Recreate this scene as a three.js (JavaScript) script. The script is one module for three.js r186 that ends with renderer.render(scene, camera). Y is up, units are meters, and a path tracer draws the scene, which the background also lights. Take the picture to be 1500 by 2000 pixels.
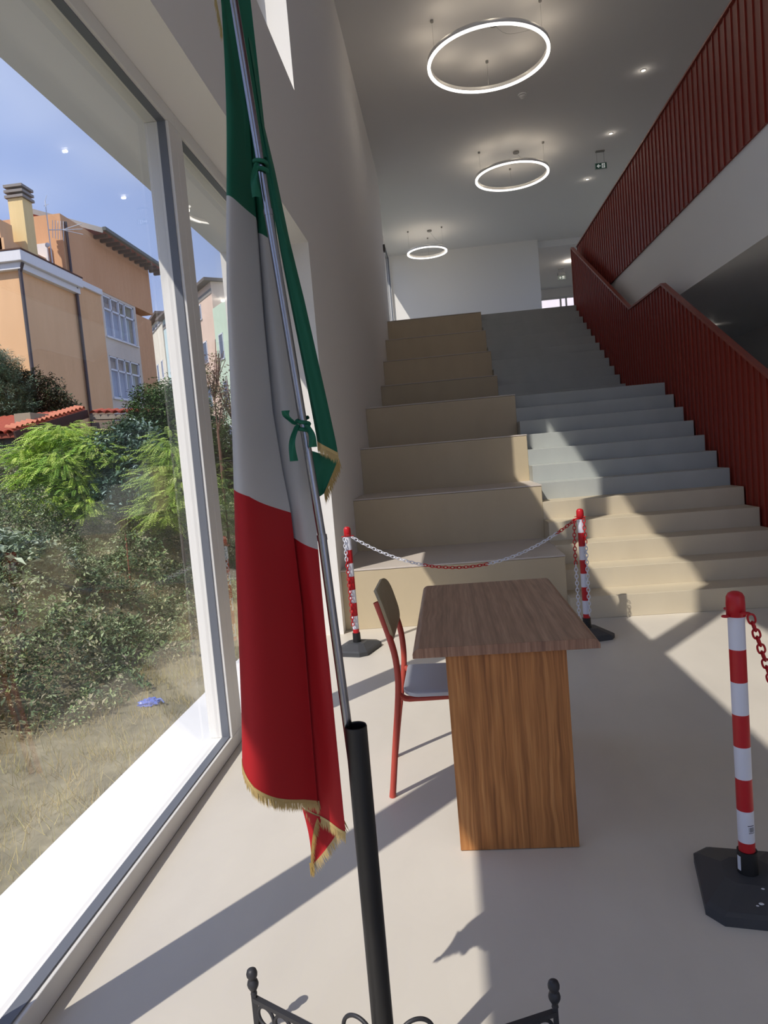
import * as THREE from 'three';
import { RoundedBoxGeometry } from 'three/addons/geometries/RoundedBoxGeometry.js';
import { mergeGeometries } from 'three/addons/utils/BufferGeometryUtils.js';
import { SimplexNoise } from 'three/addons/math/SimplexNoise.js';

// ---------------------------------------------------------------- camera, sky, sun, exposure
const scene = new THREE.Scene();
const camera = new THREE.PerspectiveCamera(72.68, 0.75, 0.05, 400);
camera.position.set(0, 1.4215, 0);
camera.up.set(0.07751, 0.99344, -0.0841);
camera.lookAt(-0.09486, 1.4215 - 0.07662, -0.99254);
scene.add(camera);

const EXPOSURE = 1.43, SUN = 3.25, SKY = 0.81;
const renderer = new THREE.WebGLRenderer({ antialias: true });
renderer.toneMapping = THREE.LinearToneMapping;
renderer.toneMappingExposure = EXPOSURE;
renderer.shadowMap.enabled = true;

let seedState = 7;
function reseed(s) { seedState = s >>> 0; }
function rnd() { seedState = (seedState + 0x6d2b79f5) | 0; let t = Math.imul(seedState ^ (seedState >>> 15), 1 | seedState); t = (t + Math.imul(t ^ (t >>> 7), 61 | t)) ^ t; return ((t ^ (t >>> 14)) >>> 0) / 4294967296; }
const rr = (a, b) => a + (b - a) * rnd();
const noise = new SimplexNoise({ random: rnd });
const fbm = (x, y, z, o = 4) => { let s = 0, a = 0.5; for (let i = 0; i < o; i++) { s += a * noise.noise3d(x, y, z); x *= 2.03; y *= 2.03; z *= 2.03; a *= 0.5; } return s; };
const mix = (a, b, t) => a + (b - a) * t, clamp = (x, a = 0, b = 1) => Math.min(b, Math.max(a, x)), smooth = (a, b, x) => { const t = clamp((x - a) / (b - a)); return t * t * (3 - 2 * t); };

{ // blue summer sky with thin broken cloud
  const W = 512, Hh = 256, d = new Float32Array(W * Hh * 4);
  for (let j = 0; j < Hh; j++) for (let i = 0; i < W; i++) {
    const el = ((j + 0.5) / Hh - 0.5) * Math.PI, az = ((i + 0.5) / W - 0.5) * 2 * Math.PI;
    const x = Math.cos(az) * Math.cos(el), y = Math.sin(el), z = Math.sin(az) * Math.cos(el), up = Math.max(0, y);
    const q = 1 / (up + 0.28), c = smooth(-0.12, 0.55, fbm(x * q * 1.1 + 3.1, up * 0.8, z * q * 1.1 - 1.7, 5));
    const base = [mix(0.4, 0.27, up), mix(0.52, 0.39, up), mix(0.85, 0.76, up)], cl = [0.72, 0.8, 1.0];
    const o = (j * W + i) * 4;
    for (let k = 0; k < 3; k++) d[o + k] = mix(base[k], cl[k], 0.62 * c);
    d[o + 3] = 1;
  }
  const t = new THREE.DataTexture(d, W, Hh, THREE.RGBAFormat, THREE.FloatType);
  t.mapping = THREE.EquirectangularReflectionMapping; t.magFilter = t.minFilter = THREE.LinearFilter; t.wrapS = THREE.RepeatWrapping; t.needsUpdate = true;
  scene.background = t; scene.backgroundIntensity = SKY;
}
const SD = new THREE.Vector3(1, -1.9, -1.3).normalize();
{
  const s = new THREE.DirectionalLight(new THREE.Color(1, 0.945, 0.86), SUN);
  s.name = 'sun'; s.target.position.set(1, 1, -6); s.position.copy(s.target.position).addScaledVector(SD, -60);
  s.castShadow = true; Object.assign(s.shadow.camera, { left: -40, right: 40, top: 40, bottom: -40, near: 1, far: 200 }); s.shadow.mapSize.set(4096, 4096);
  scene.add(s, s.target);
}

// ---------------------------------------------------------------- helpers
const used = new Map();
function numbered(n) { const k = used.get(n) ?? 0; used.set(n, k + 1); return k ? n + '_' + String(k).padStart(3, '0') : n; }
function shade(o) { o.traverse((m) => { if (m.isMesh) { m.castShadow = true; m.receiveShadow = true; } }); return o; }
function tag(o, label, category, group) { o.userData.label = label; o.userData.category = category; if (group) o.userData.group = group; return o; }
function thing(name, label, category, pos = [0, 0, 0], turn = 0, group) {
  const o = new THREE.Group(); o.name = numbered(name); o.position.set(...pos); o.rotation.y = turn; scene.add(o); return tag(o, label, category, group);
}
function structGroup(name) { const o = new THREE.Group(); o.name = numbered(name); o.userData.kind = 'structure'; scene.add(o); return o; }
function part(name, geo, mat, parent) {
  const g = Array.isArray(geo) ? merge(geo) : geo; const m = new THREE.Mesh(g, mat); m.name = name; m.castShadow = m.receiveShadow = true; parent.add(m); return m;
}
function struct(name, geo, mat) { const m = part(numbered(name), geo, mat, scene); m.userData.kind = 'structure'; return m; }
function merge(list) { return mergeGeometries(list.map((g) => { const h = g.index ? g.toNonIndexed() : g.clone(); for (const k of Object.keys(h.attributes)) if (!['position', 'normal', 'uv'].includes(k)) h.deleteAttribute(k); return h; })); }
function uvBox(g, s = 1) { // uv in metres, from the dominant normal
  const n = g.attributes.normal, p = g.attributes.position, u = new Float32Array(p.count * 2);
  for (let i = 0; i < p.count; i++) {
    const ax = Math.abs(n.getX(i)), ay = Math.abs(n.getY(i)), az = Math.abs(n.getZ(i));
    if (ay >= ax && ay >= az) { u[2 * i] = p.getX(i) * s; u[2 * i + 1] = p.getZ(i) * s; } else if (ax > az) { u[2 * i] = p.getZ(i) * s; u[2 * i + 1] = p.getY(i) * s; } else { u[2 * i] = p.getX(i) * s; u[2 * i + 1] = p.getY(i) * s; }
  }
  g.setAttribute('uv', new THREE.BufferAttribute(u, 2)); return g;
}
function span(x0, x1, y0, y1, z0, z1, r = 0) { // box between limits
  const w = Math.abs(x1 - x0), h = Math.abs(y1 - y0), d = Math.abs(z1 - z0);
  const g = r ? new RoundedBoxGeometry(w, h, d, 2, r) : new THREE.BoxGeometry(w, h, d);
  g.translate((x0 + x1) / 2, (y0 + y1) / 2, (z0 + z1) / 2); return uvBox(g);
}
function cyl(r0, r1, a, b, seg = 14) { // tapered rod from a to b
  const A = new THREE.Vector3(...a), B = new THREE.Vector3(...b), L = A.distanceTo(B), g = new THREE.CylinderGeometry(r1, r0, L, seg);
  g.applyQuaternion(new THREE.Quaternion().setFromUnitVectors(new THREE.Vector3(0, 1, 0), B.clone().sub(A).normalize())); const m = A.add(B).multiplyScalar(0.5); g.translate(m.x, m.y, m.z); return g;
}
function bar(a, b, w, h) { // square bar from a to b, h vertical, w across
  const A = new THREE.Vector3(...a), B = new THREE.Vector3(...b), L = A.distanceTo(B), g = new THREE.BoxGeometry(w, h, L);
  const m = new THREE.Matrix4().lookAt(A, B, new THREE.Vector3(0, 1, 0)); g.applyMatrix4(m); A.add(B).multiplyScalar(0.5); g.translate(A.x, A.y, A.z); return g;
}
function tube(pts, r, seg = 24, rad = 10, closed = false) { return new THREE.TubeGeometry(new THREE.CatmullRomCurve3(pts.map((p) => new THREE.Vector3(...p)), closed, 'centripetal'), seg, r, rad, closed); }
function canvasTex(w, h, draw, repeat) {
  const c = document.createElement('canvas'); c.width = w; c.height = h; draw(c.getContext('2d'), w, h);
  const t = new THREE.CanvasTexture(c); t.colorSpace = THREE.SRGBColorSpace; t.magFilter = THREE.LinearFilter; t.wrapS = t.wrapT = THREE.RepeatWrapping; if (repeat) t.repeat.set(...repeat); return t;
}
function dataTex(w, h, f, srgb = true, repeat) { // f(u, v) -> [r, g, b] 0..255, tiles
  const d = new Uint8Array(w * h * 4);
  for (let j = 0; j < h; j++) for (let i = 0; i < w; i++) { const c = f(i / w, j / h), o = (j * w + i) * 4; d[o] = clamp(c[0], 0, 255); d[o + 1] = clamp(c[1], 0, 255); d[o + 2] = clamp(c[2], 0, 255); d[o + 3] = 255; }
  const t = new THREE.DataTexture(d, w, h); if (srgb) t.colorSpace = THREE.SRGBColorSpace; t.magFilter = t.minFilter = THREE.LinearFilter; t.wrapS = t.wrapT = THREE.RepeatWrapping; if (repeat) t.repeat.set(...repeat); t.needsUpdate = true; return t;
}
function tileNoise(u, v, fu, fv, k = 0, o = 4) { // seamless fbm on a torus
  let s = 0, a = 0.5, m = 1;
  for (let i = 0; i < o; i++) { const A = u * 2 * Math.PI, B = v * 2 * Math.PI, ru = (fu * m) / 6.283, rv = (fv * m) / 6.283; s += a * noise.noise4d(Math.cos(A) * ru + k, Math.sin(A) * ru, Math.cos(B) * rv, Math.sin(B) * rv + k * 1.7); a *= 0.5; m *= 2; }
  return s;
}
const std = (color, roughness = 0.7, o = {}) => new THREE.MeshStandardMaterial({ color, roughness, ...o });
const phys = (color, roughness, o = {}) => new THREE.MeshPhysicalMaterial({ color, roughness, ...o });

// ---------------------------------------------------------------- materials
const resinTone = (r, g, b, k) => dataTex(512, 512, (u, v) => { const n = tileNoise(u, v, 3, 3, k, 5), m = tileNoise(u, v, 14, 5, k + 9, 3), s = n * 9 + m * 6; return [r + s, g + s, b + s * 0.9]; }, true, [0.25, 0.25]);
const plasterBump = dataTex(256, 256, (u, v) => { const s = 128 + 70 * tileNoise(u, v, 30, 30, 3, 4); return [s, s, s]; }, false, [0.8, 0.8]);
const M = {
  floor: std(0xffffff, 0.42, { map: resinTone(213, 206, 194, 1), bumpMap: plasterBump, bumpScale: 0.0005 }),
  tier: std(0xffffff, 0.55, { map: resinTone(196, 180, 150, 5) }), tierTop: std(0xffffff, 0.5, { map: resinTone(206, 196, 186, 15) }),
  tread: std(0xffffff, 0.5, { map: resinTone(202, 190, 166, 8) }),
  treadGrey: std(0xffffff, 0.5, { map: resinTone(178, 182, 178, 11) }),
  wall: std(0xf0ede8, 0.9, { bumpMap: plasterBump, bumpScale: 0.0008 }),
  ceiling: std(0xeceae8, 0.92),
  white: std(0xf0f0ee, 0.55), frame: std(0xe4e2de, 0.4), gasket: std(0x6f737c, 0.5), sill: std(0xe6e6e6, 0.5),
  facade: std(0xd6d8dc, 0.88),
  glass: new THREE.MeshPhysicalMaterial({ color: 0xffffff, roughness: 0, transmission: 1, thickness: 0, ior: 1.5 }),
  red: std(0x80281a, 0.5), redRib: std(0x8e3020, 0.45), redRail: std(0x8e4438, 0.4),
  black: std(0x1b1b1d, 0.45), iron: std(0x3a3a3e, 0.5, { metalness: 0.3 }), holder: std(0x141416, 0.42),
  chrome: std(0x9c9ca2, 0.24, { metalness: 1 }),
  lamp: std(0xf4f2ee, 0.5), glow: std(0xffffff, 0.5, { emissive: new THREE.Color(1, 0.94, 0.86), emissiveIntensity: 2.2 }), cable: std(0x8a8884, 0.6), spotGlow: std(0xffffff, 0.5, { emissive: new THREE.Color(1, 0.95, 0.88), emissiveIntensity: 0.9 }),
};
const grain = (c0, c1, c2, k, vertical) => dataTex(512, 512, (u, v) => {
  const a = vertical ? u : v, b = vertical ? v : u;
  const warp = tileNoise(b, a, 2, 4, k, 3) * 0.018, st = tileNoise(a + warp, b, 44, 1.0, k + 2, 4), fine = tileNoise(a, b, 150, 3, k + 4, 2), ring = 0.5 + 0.5 * Math.sin((a + warp) * 6.283 * 9 + 5 * tileNoise(a, b, 4, 1, k + 6, 2));
  const t = clamp(0.45 + st * 0.75 + (ring - 0.5) * 0.3), f = 1 + fine * 0.16;
  return [0, 1, 2].map((i) => (t < 0.5 ? mix(c0[i], c1[i], t * 2) : mix(c1[i], c2[i], t * 2 - 1)) * f);
}, true, [1.7, 1.7]);
const M_deskSide = std(0xffffff, 0.5, { map: grain([136, 86, 44], [178, 118, 64], [202, 144, 86], 2, true) });
const M_deskTop = std(0xffffff, 0.42, { map: grain([128, 94, 74], [156, 118, 94], [176, 140, 114], 12, true) });

// ---------------------------------------------------------------- room: measured levels and planes
const XL = -0.957, XO = -1.68, XB = 0.899, XR = 2.785, XG = 3.0, XW = 5.55, ZS = -5.626, G = 0.31444, RISE = 0.1716, F = 0.0086, ZU = -10.957, ZB = -20.58, CEIL = 7.2, ZE = -26.3, ZF = 5.2;
const lev = (n) => n * RISE + F, ZTOP = ZU - 11 * G, TOP = lev(24);

struct('floor', span(-1.19, 5.8, -0.25, 0, -15, ZF + 0.25), M.floor);
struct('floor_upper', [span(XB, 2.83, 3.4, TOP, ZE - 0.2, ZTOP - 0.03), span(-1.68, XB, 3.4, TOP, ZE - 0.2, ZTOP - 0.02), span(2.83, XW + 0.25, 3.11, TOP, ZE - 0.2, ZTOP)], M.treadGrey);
struct('ceiling', span(-1.31, XW + 0.25, CEIL, CEIL + 0.35, ZB - 0.2, ZF + 0.25), M.ceiling);
struct('ceiling', [span(2.9, XW + 0.25, 7.02, 7.4, ZE - 0.25, ZB - 0.2)], M.ceiling);
struct('wall_left', [
  span(XO, XL, -0.4, 7.5, 2.6, ZF + 0.25), span(-1.31, XL, 3.18, 4.34, -5.62, 2.6), span(XO, XL, -0.4, 7.5, -14.9, -5.62),
  span(XO, XL, -0.4, 4.1, ZB, -14.9), span(XO, -1.31, 7.2, 7.5, ZB, -14.9), span(-1.31, XL, 7.3, 7.5, -5.62, 2.6), span(XO, XL, 7.3, 7.5, ZB, -14.9),
], M.wall);
struct('wall_facade', [span(XO, -1.31, 3.18, 4.34, -5.62, 2.6), span(XO, -1.31, 7.21, 7.5, -5.62, 2.6)], M.facade);
struct('wall_back', [span(XO, 3.04, 3.6, 7.5, ZB - 0.25, ZB)], M.wall);
struct('wall_corridor', [span(2.8, 3.04, 3.6, 7.5, ZE, ZB - 0.25)], M.wall);
const RW = [[-20, -15.2], [-3, 2.5]], RE = [ZE - 0.25, ...RW.flat(), ZF + 0.25];
struct('wall_right', [span(XW, XW + 0.25, -0.2, 4.9, ZE - 0.25, ZF + 0.25), span(XW, XW + 0.25, 6.95, 7.5, ZE - 0.25, ZF + 0.25), ...[0, 2, 4].map((k) => span(XW, XW + 0.25, 4.9, 6.95, RE[k], RE[k + 1]))], M.wall);
struct('wall_lower_back', [span(2.83, XW, 0, 3.11, -15, -14.75)], M.wall);
struct('wall_front', [span(XO, -0.5, -0.2, 7.5, ZF, ZF + 0.25), span(-0.5, 5.3, 3.1, 3.6, ZF, ZF + 0.25), span(-0.5, 5.3, 7.0, 7.5, ZF, ZF + 0.25), span(5.3, XW + 0.25, -0.2, 7.5, ZF, ZF + 0.25), span(-0.5, 5.3, -0.3, 0.02, ZF, ZF + 0.25)], M.wall);
{ // glazed entrance front behind the camera
  const w = structGroup('entrance_glazing');
  for (const [y0, y1] of [[0.02, 3.1], [3.6, 7.0]]) {
    for (let i = 0; i <= 4; i++) { const x = mix(-0.5, 5.3, i / 4); part('frame_bar', span(Math.max(-0.5, x - 0.05), Math.min(5.3, x + 0.05), y0, y1, ZF + 0.06, ZF + 0.14), M.frame, w); }
    for (const y of [y0, y1 - 0.07]) part('frame_bar', span(-0.5, 5.3, y, y + 0.07, ZF + 0.07, ZF + 0.13), M.frame, w);
    const p = new THREE.PlaneGeometry(5.8, y1 - y0); p.translate(2.4, (y0 + y1) / 2, ZF + 0.1); part('pane', p, M.glass, w);
  }
}
struct('wall_end', [span(3.04, XW, 3.6, 4.9, ZE - 0.25, ZE), span(3.04, XW, 6.72, 7.4, ZE - 0.25, ZE), span(3.04, 3.25, 4.9, 6.72, ZE - 0.25, ZE), span(5.25, XW, 4.9, 6.72, ZE - 0.25, ZE)], M.wall);

// windows: one aluminium unit per bay of the thick wall
function windowUnit(z0, z1, y0, y1) {
  const w = structGroup('window_1'); w.name = 'window_' + (++windowUnit.n);
  const xi = -1.19, xo = -1.31, t = 0.087, b = 0.075, tt = 0.07;
  part('frame_bar', span(xo, xi, y0, y0 + b, z0, z1, 0.004), M.frame, w); part('frame_bar', span(xo, xi, y1 - tt, y1, z0, z1, 0.004), M.frame, w);
  part('frame_bar', span(xo, xi, y0 + b, y1 - tt, z0, z0 + t, 0.004), M.frame, w); part('frame_bar', span(xo, xi, y0 + b, y1 - tt, z1 - t, z1, 0.004), M.frame, w);
  const A = z0 + t, B = z1 - t, lo = y0 + b, hi = y1 - tt, e = 0.006;
  part('gasket', [span(-1.243, -1.205, lo, lo + e, A, B), span(-1.243, -1.205, hi - e, hi, A, B), span(-1.243, -1.205, lo + e, hi - e, A, A + e), span(-1.243, -1.205, lo + e, hi - e, B - e, B)], M.gasket, w);
  const p = new THREE.PlaneGeometry(B - A, hi - lo); p.rotateY(Math.PI / 2); p.translate(-1.25, (lo + hi) / 2, (A + B) / 2); part('pane', p, M.glass, w); part('pane', p.clone().translate(-0.022, 0, 0), M.glass, w);
  return w;
}
windowUnit.n = 0;
for (const [z0, z1] of [[-5.62, -3.44], [-3.44, -1.405], [-1.405, 0.56], [0.56, 2.6]]) { windowUnit(z0, z1, 0, 3.18); windowUnit(z0, z1, 4.34, 7.2); }
for (const [z0, z1] of [[-20.58, -18.7], [-18.7, -16.8], [-16.8, -14.9]]) windowUnit(z0, z1, 4.1, 7.2);
{
  const w = structGroup('window_1'); w.name = 'window_' + (++windowUnit.n);
  for (const [a, b] of [[3.25, 3.31], [4.55, 4.61], [4.75, 4.81], [5.19, 5.25]]) part('frame_bar', span(a, b, 4.96, 6.66, ZE - 0.16, ZE - 0.1), M.frame, w);
  part('frame_bar', span(3.25, 5.25, 4.9, 4.96, ZE - 0.16, ZE - 0.1), M.frame, w); part('frame_bar', span(3.25, 5.25, 6.66, 6.72, ZE - 0.16, ZE - 0.1), M.frame, w);
  const p = new THREE.PlaneGeometry(1.88, 1.7); p.translate(4.25, 5.81, ZE - 0.13); part('pane', p, M.glass, w);
}
for (const [a, b] of RW) { // glazing along the gallery, out of the camera's view
  const w = structGroup('window_1'); w.name = 'window_' + (++windowUnit.n); const n = Math.round((b - a) / 1.8);
  for (let i = 0; i <= n; i++) { const z = mix(a, b, i / n); part('frame_bar', span(XW + 0.08, XW + 0.16, 4.9, 6.95, Math.max(a, z - 0.04), Math.min(b, z + 0.04)), M.frame, w); }
  for (const y of [4.9, 6.89]) part('frame_bar', span(XW + 0.09, XW + 0.15, y, y + 0.06, a, b), M.frame, w);
  const p = new THREE.PlaneGeometry(b - a, 1.93); p.rotateY(-Math.PI / 2); p.translate(XW + 0.12, 5.925, (a + b) / 2); part('pane', p, M.glass, w);
}
struct('window_sill', [span(-1.66, -1.312, -0.08, 0.022, -5.62, 2.6)], M.sill);
struct('window_sill', [span(-1.66, -1.312, 4.34, 4.36, -5.62, 2.6)], M.sill);

// the flight of steps with its landing
{
  const st = structGroup('staircase');
  for (let n = 1; n <= 12; n++) {
    const z0 = ZS - (n - 1) * G, z1 = n === 12 ? ZU : z0 - G;
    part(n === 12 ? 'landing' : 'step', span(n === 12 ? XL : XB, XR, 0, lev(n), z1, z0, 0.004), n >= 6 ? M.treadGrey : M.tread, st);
  }
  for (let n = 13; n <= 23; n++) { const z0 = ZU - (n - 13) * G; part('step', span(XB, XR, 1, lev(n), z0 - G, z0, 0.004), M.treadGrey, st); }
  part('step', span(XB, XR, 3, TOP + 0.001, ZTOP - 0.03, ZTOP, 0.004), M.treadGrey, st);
  const seats = structGroup('tiered_seating');
  const tier = (y0, y1, z1, z0, x = XL) => { part('seat_tier', span(x, XB, y0, y1 - 0.016, z1, z0, 0.004), M.tier, seats); part('seat_board', span(x, XB + 0.003, y1 - 0.014, y1, z1, z0 + 0.004, 0.003), M.tierTop, seats); };
  for (let k = 1; k <= 4; k++) tier(0, k === 1 ? 0.514 : lev(3 * k) + (k === 4 ? 0.002 : 0), k === 4 ? ZS - 11 * G : k === 1 ? ZS - 4 * G : ZS - (3 * k + 1) * G, k === 1 ? -5.74 : ZS - (3 * k - 2) * G);
  for (let k = 1; k <= 4; k++) { const z0 = ZU - (3 * k - 2) * G; tier(1, lev(12 + 3 * k) + (k === 4 ? 0.003 : 0), k === 4 ? ZTOP - 0.02 : z0 - 3 * G, z0); }
}

// gallery slab on the right
struct('gallery_slab', [span(XG, XW, 3.108, 4.04, ZTOP, 4.2)], M.white);

// red ribbed balustrades
const ribGeo = new THREE.BoxGeometry(0.012, 1, 0.014);
function ribbed(t, x, face, top, bottom, z0, z1, pitch) { // sheet between two height functions with upright ribs on the face side
  const N = Math.ceil((z1 - z0) / 0.157), s = new THREE.Shape(), zs = []; for (let i = 0; i <= N; i++) zs.push(z0 + ((z1 - z0) * i) / N);
  zs.forEach((z, i) => (i ? s.lineTo(z, bottom(z)) : s.moveTo(z, bottom(z)))); zs.slice().reverse().forEach((z) => s.lineTo(z, top(z)));
  const g = new THREE.ExtrudeGeometry(s, { depth: 0.02, bevelEnabled: false }); g.rotateY(-Math.PI / 2); g.translate(x + 0.01, 0, 0);
  part('panel', g, M.red, t);
  for (let z = z0 + pitch / 2; z < z1; z += pitch) {
    const a = bottom(z), b = top(z) - 0.01; if (b - a < 0.05) continue;
    const m = part('slat', ribGeo, M.redRib, t); m.scale.y = b - a; m.position.set(x + face * 0.016, (a + b) / 2, z);
  }
}
{
  const t = thing('stair_railing', 'dark red ribbed metal railing climbing the right side of the stairs, level at the landing', 'railing');
  const pts = [[-14.55, 5.26], [-10.55, 3.256], [-9.05, 3.25], [-5.35, 1.322]];
  const top = (z) => { for (let i = 0; i < 3; i++) if (z <= pts[i + 1][0]) { const k = (z - pts[i][0]) / (pts[i + 1][0] - pts[i][0]); return mix(pts[i][1], pts[i + 1][1], clamp(k)); } return pts[3][1]; };
  const bottom = (z) => (z > ZS ? 0 : z > ZS - 11 * G ? Math.max(0, lev((ZS - z) / G) - 0.25) : z > ZU ? 1.75 : Math.min(TOP - 0.1, 1.75 + ((ZU - z) / G) * RISE));
  const x = 2.815;
  ribbed(t, x, -1, top, bottom, -14.55, -5.35, 0.125);
  for (let i = 0; i < 3; i++) part('handrail', bar([x, pts[i][1] + 0.012, pts[i][0]], [x, pts[i + 1][1] + 0.012, pts[i + 1][0]], 0.062, 0.026), M.redRail, t);
  part('end_post', span(x - 0.03, x + 0.03, 0, 1.33, -5.35, -5.32), M.redRail, t);
  part('end_post', span(x - 0.03, x + 0.03, 3.9, 5.265, -14.585, -14.55), M.redRail, t);
  const u = thing('gallery_balustrade', 'tall dark red ribbed balustrade along the edge of the upper gallery', 'railing');
  ribbed(u, 2.99, -1, () => 5.36, () => 4.03, -14.9, 2.5, 0.15);
  part('handrail', span(2.955, 3.03, 5.36, 5.385, -14.9, 2.5, 0.004), M.redRail, u);
}

// ---------------------------------------------------------------- lamps, spots, signs
function ringLamp(x, y, z, r, label) {
  const t = thing('ring_lamp', label, 'pendant lamp', [x, y, z], 0);
  const prof = (w, h, yy) => { const g = new THREE.LatheGeometry([[r - w, yy], [r + w, yy], [r + w, yy + h], [r - w, yy + h], [r - w, yy]].map((p) => new THREE.Vector2(...p)), 96); return g; };
  part('housing', prof(0.024, 0.05, 0.02), M.lamp, t);
  const d = part('diffuser', prof(0.021, 0.02, 0), M.glow, t); d.userData.label = 'glowing white ring diffuser';
  const hgt = CEIL - y;
  for (let k = 0; k < 3; k++) {
    const a = 0.6 + (k * 2 * Math.PI) / 3, cx = Math.cos(a) * r, cz = Math.sin(a) * r;
    part('cable', cyl(0.0014, 0.0014, [cx, 0.07, cz], [cx, hgt - 0.02, cz], 6), M.cable, t);
    part('canopy', cyl(0.022, 0.022, [cx, hgt - 0.03, cz], [cx, hgt, cz], 10), M.cable, t);
  }
  part('canopy', cyl(0.06, 0.06, [0.1, hgt - 0.03, 0.1], [0.1, hgt, 0.1], 18), M.cable, t);
  const feed = [[0.1, hgt - 0.03, 0.1], [0.25, 0.5 * hgt, 0.2], [r * 0.82, 0.09, r * 0.57]]; part('cable', tube(feed, 0.0018, 12, 5), M.cable, t);
  for (let k = 0; k < 8; k++) { const a = (k * Math.PI) / 4, l = new THREE.PointLight(new THREE.Color(1, 0.86, 0.68), 0.07 * r, 0, 2); l.name = 'ring_light'; l.position.set(Math.cos(a) * r, 0.13, Math.sin(a) * r); l.castShadow = true; l.shadow.radius = 2; t.add(l); }
}
ringLamp(1.0, 6.76, -10.22, 0.82, 'largest glowing ring pendant lamp, nearest the camera under the ceiling');
ringLamp(1.73, 6.76, -14.53, 0.705, 'middle ring pendant lamp casting a warm halo on the ceiling');
ringLamp(-0.08, 6.66, -18.75, 0.505, 'smallest and farthest ring pendant lamp before the end wall');

function spot(x, y, z, label, power = 0.012, group, lit = 1) {
  const t = thing('ceiling_spot', label, 'downlight', [x, y, z], 0, group);
  const rim = new THREE.LatheGeometry([[0.036, 0], [0.042, -0.003], [0.043, -0.01], [0.031, -0.01], [0.031, 0], [0.036, 0]].map((p) => new THREE.Vector2(...p)), 20); part('rim', rim, M.lamp, t);
  const d = new THREE.CylinderGeometry(0.03, 0.03, 0.006, 18); d.translate(0, -0.005, 0); part('lens', d, lit ? M.spotGlow : M.cable, t);
  if (lit) { const l = new THREE.PointLight(new THREE.Color(1, 0.9, 0.78), power, 0, 2); l.name = 'spot_light'; l.position.set(0, -0.06, 0); l.castShadow = true; l.shadow.radius = 1.5; t.add(l); }
}
spot(3.585, CEIL, -11.93, 'recessed ceiling downlight nearest the camera in the row beside the gallery');
spot(3.585, CEIL, -14.13, 'recessed ceiling downlight above the hanging exit sign');
spot(3.585, CEIL, -16.36, 'recessed ceiling downlight farthest back, beyond the hanging exit sign');
spot(4.41, 3.108, -11.87, 'recessed downlight in the dark ceiling below the gallery');
spot(4.3, 7.02, -22.6, 'small downlight in the corridor ceiling above the far exit sign', 0.45);
{
  const t = thing('smoke_detector', 'small white smoke detector on the ceiling beside the largest ring lamp', 'detector', [1.71, CEIL, -12.19]);
  part('base', new THREE.CylinderGeometry(0.07, 0.07, 0.02, 24).translate(0, -0.01, 0), M.lamp, t);
  part('sensor', new THREE.LatheGeometry([[0.0, -0.06], [0.035, -0.055], [0.05, -0.03], [0.052, -0.02], [0, -0.02]].map((p) => new THREE.Vector2(...p)), 24), M.lamp, t);
}
function exitSign(x, y, z, w, h, drop, arrow, label, box) {
  const t = thing('exit_sign', label, 'exit sign', [x, y, z]);
  const tex = canvasTex(256, 128, (c, W, Hh) => {
    c.fillStyle = '#123a30'; c.fillRect(0, 0, W, Hh); c.save(); c.translate(74, 64); if (arrow === 'down') c.rotate(-Math.PI / 2); c.fillStyle = '#f0f5f2';
    c.beginPath(); c.moveTo(-46, 0); c.lineTo(-4, -42); c.lineTo(18, -42); c.lineTo(-8, -13); c.lineTo(46, -13); c.lineTo(46, 13); c.lineTo(-8, 13); c.lineTo(18, 42); c.lineTo(-4, 42); c.closePath(); c.fill(); c.restore();
    c.fillStyle = '#f0f5f2'; c.fillRect(146, 12, 78, 104); c.fillStyle = '#123a30';
    c.beginPath(); c.arc(192, 32, 9, 0, 7); c.fill(); c.lineWidth = 12; c.strokeStyle = '#123a30'; c.lineCap = 'round';
    for (const l of [[[188, 48], [180, 74]], [[180, 74], [196, 88], [190, 110]], [[180, 74], [170, 94], [156, 96]], [[188, 50], [206, 60], [214, 52]], [[186, 50], [168, 58], [164, 70]]]) { c.lineWidth = 9; c.beginPath(); c.moveTo(...l[0]); l.slice(1).forEach((p) => c.lineTo(...p)); c.stroke(); }
  });
  part('frame', span(-w / 2, w / 2, -h / 2, h / 2, -0.012, 0.012, 0.004), std(0xb9c4bd, 0.5), t);
  const f = new THREE.PlaneGeometry(w * 0.9, h * 0.86); f.translate(0, 0, 0.0135); part('face', f, std(0xffffff, 0.4, { map: tex, emissive: 0xffffff, emissiveMap: tex, emissiveIntensity: 0.16 }), t);
  if (box) part('lamp_box', span(-w / 2, w / 2, h / 2 + 0.004, h / 2 + 0.1, -0.04, 0.03, 0.006), std(0x55575c, 0.5), t);
  for (const s of [-1, 1]) part('hanger', cyl(0.003, 0.003, [s * w * 0.3, h / 2, 0], [s * w * 0.3, drop, 0], 6), M.cable, t);
  part('mount', span(-w * 0.36, w * 0.36, drop - 0.02, drop, -0.03, 0.03), M.cable, t);
}
exitSign(3.548, 6.905, -14.9, 0.24, 0.125, CEIL - 6.905, 'left', 'green exit sign with left arrow hanging beside the red gallery balustrade');
exitSign(4.14, 6.72, -23.4, 0.24, 0.12, 0.3, 'down', 'green exit sign with down arrow hanging in the corridor at the top', true);
{
  const t = thing('call_point', 'small dark box on the end of the left wall high above the seats', 'wall box', [XL, 5.72, -14.7]);
  part('housing', span(0, 0.04, -0.07, 0.07, -0.05, 0.05, 0.006), std(0x4a4642, 0.6), t); part('button', span(0.04, 0.046, -0.02, 0.02, -0.02, 0.02, 0.002), std(0x2a2a2a, 0.6), t);
}

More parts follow.
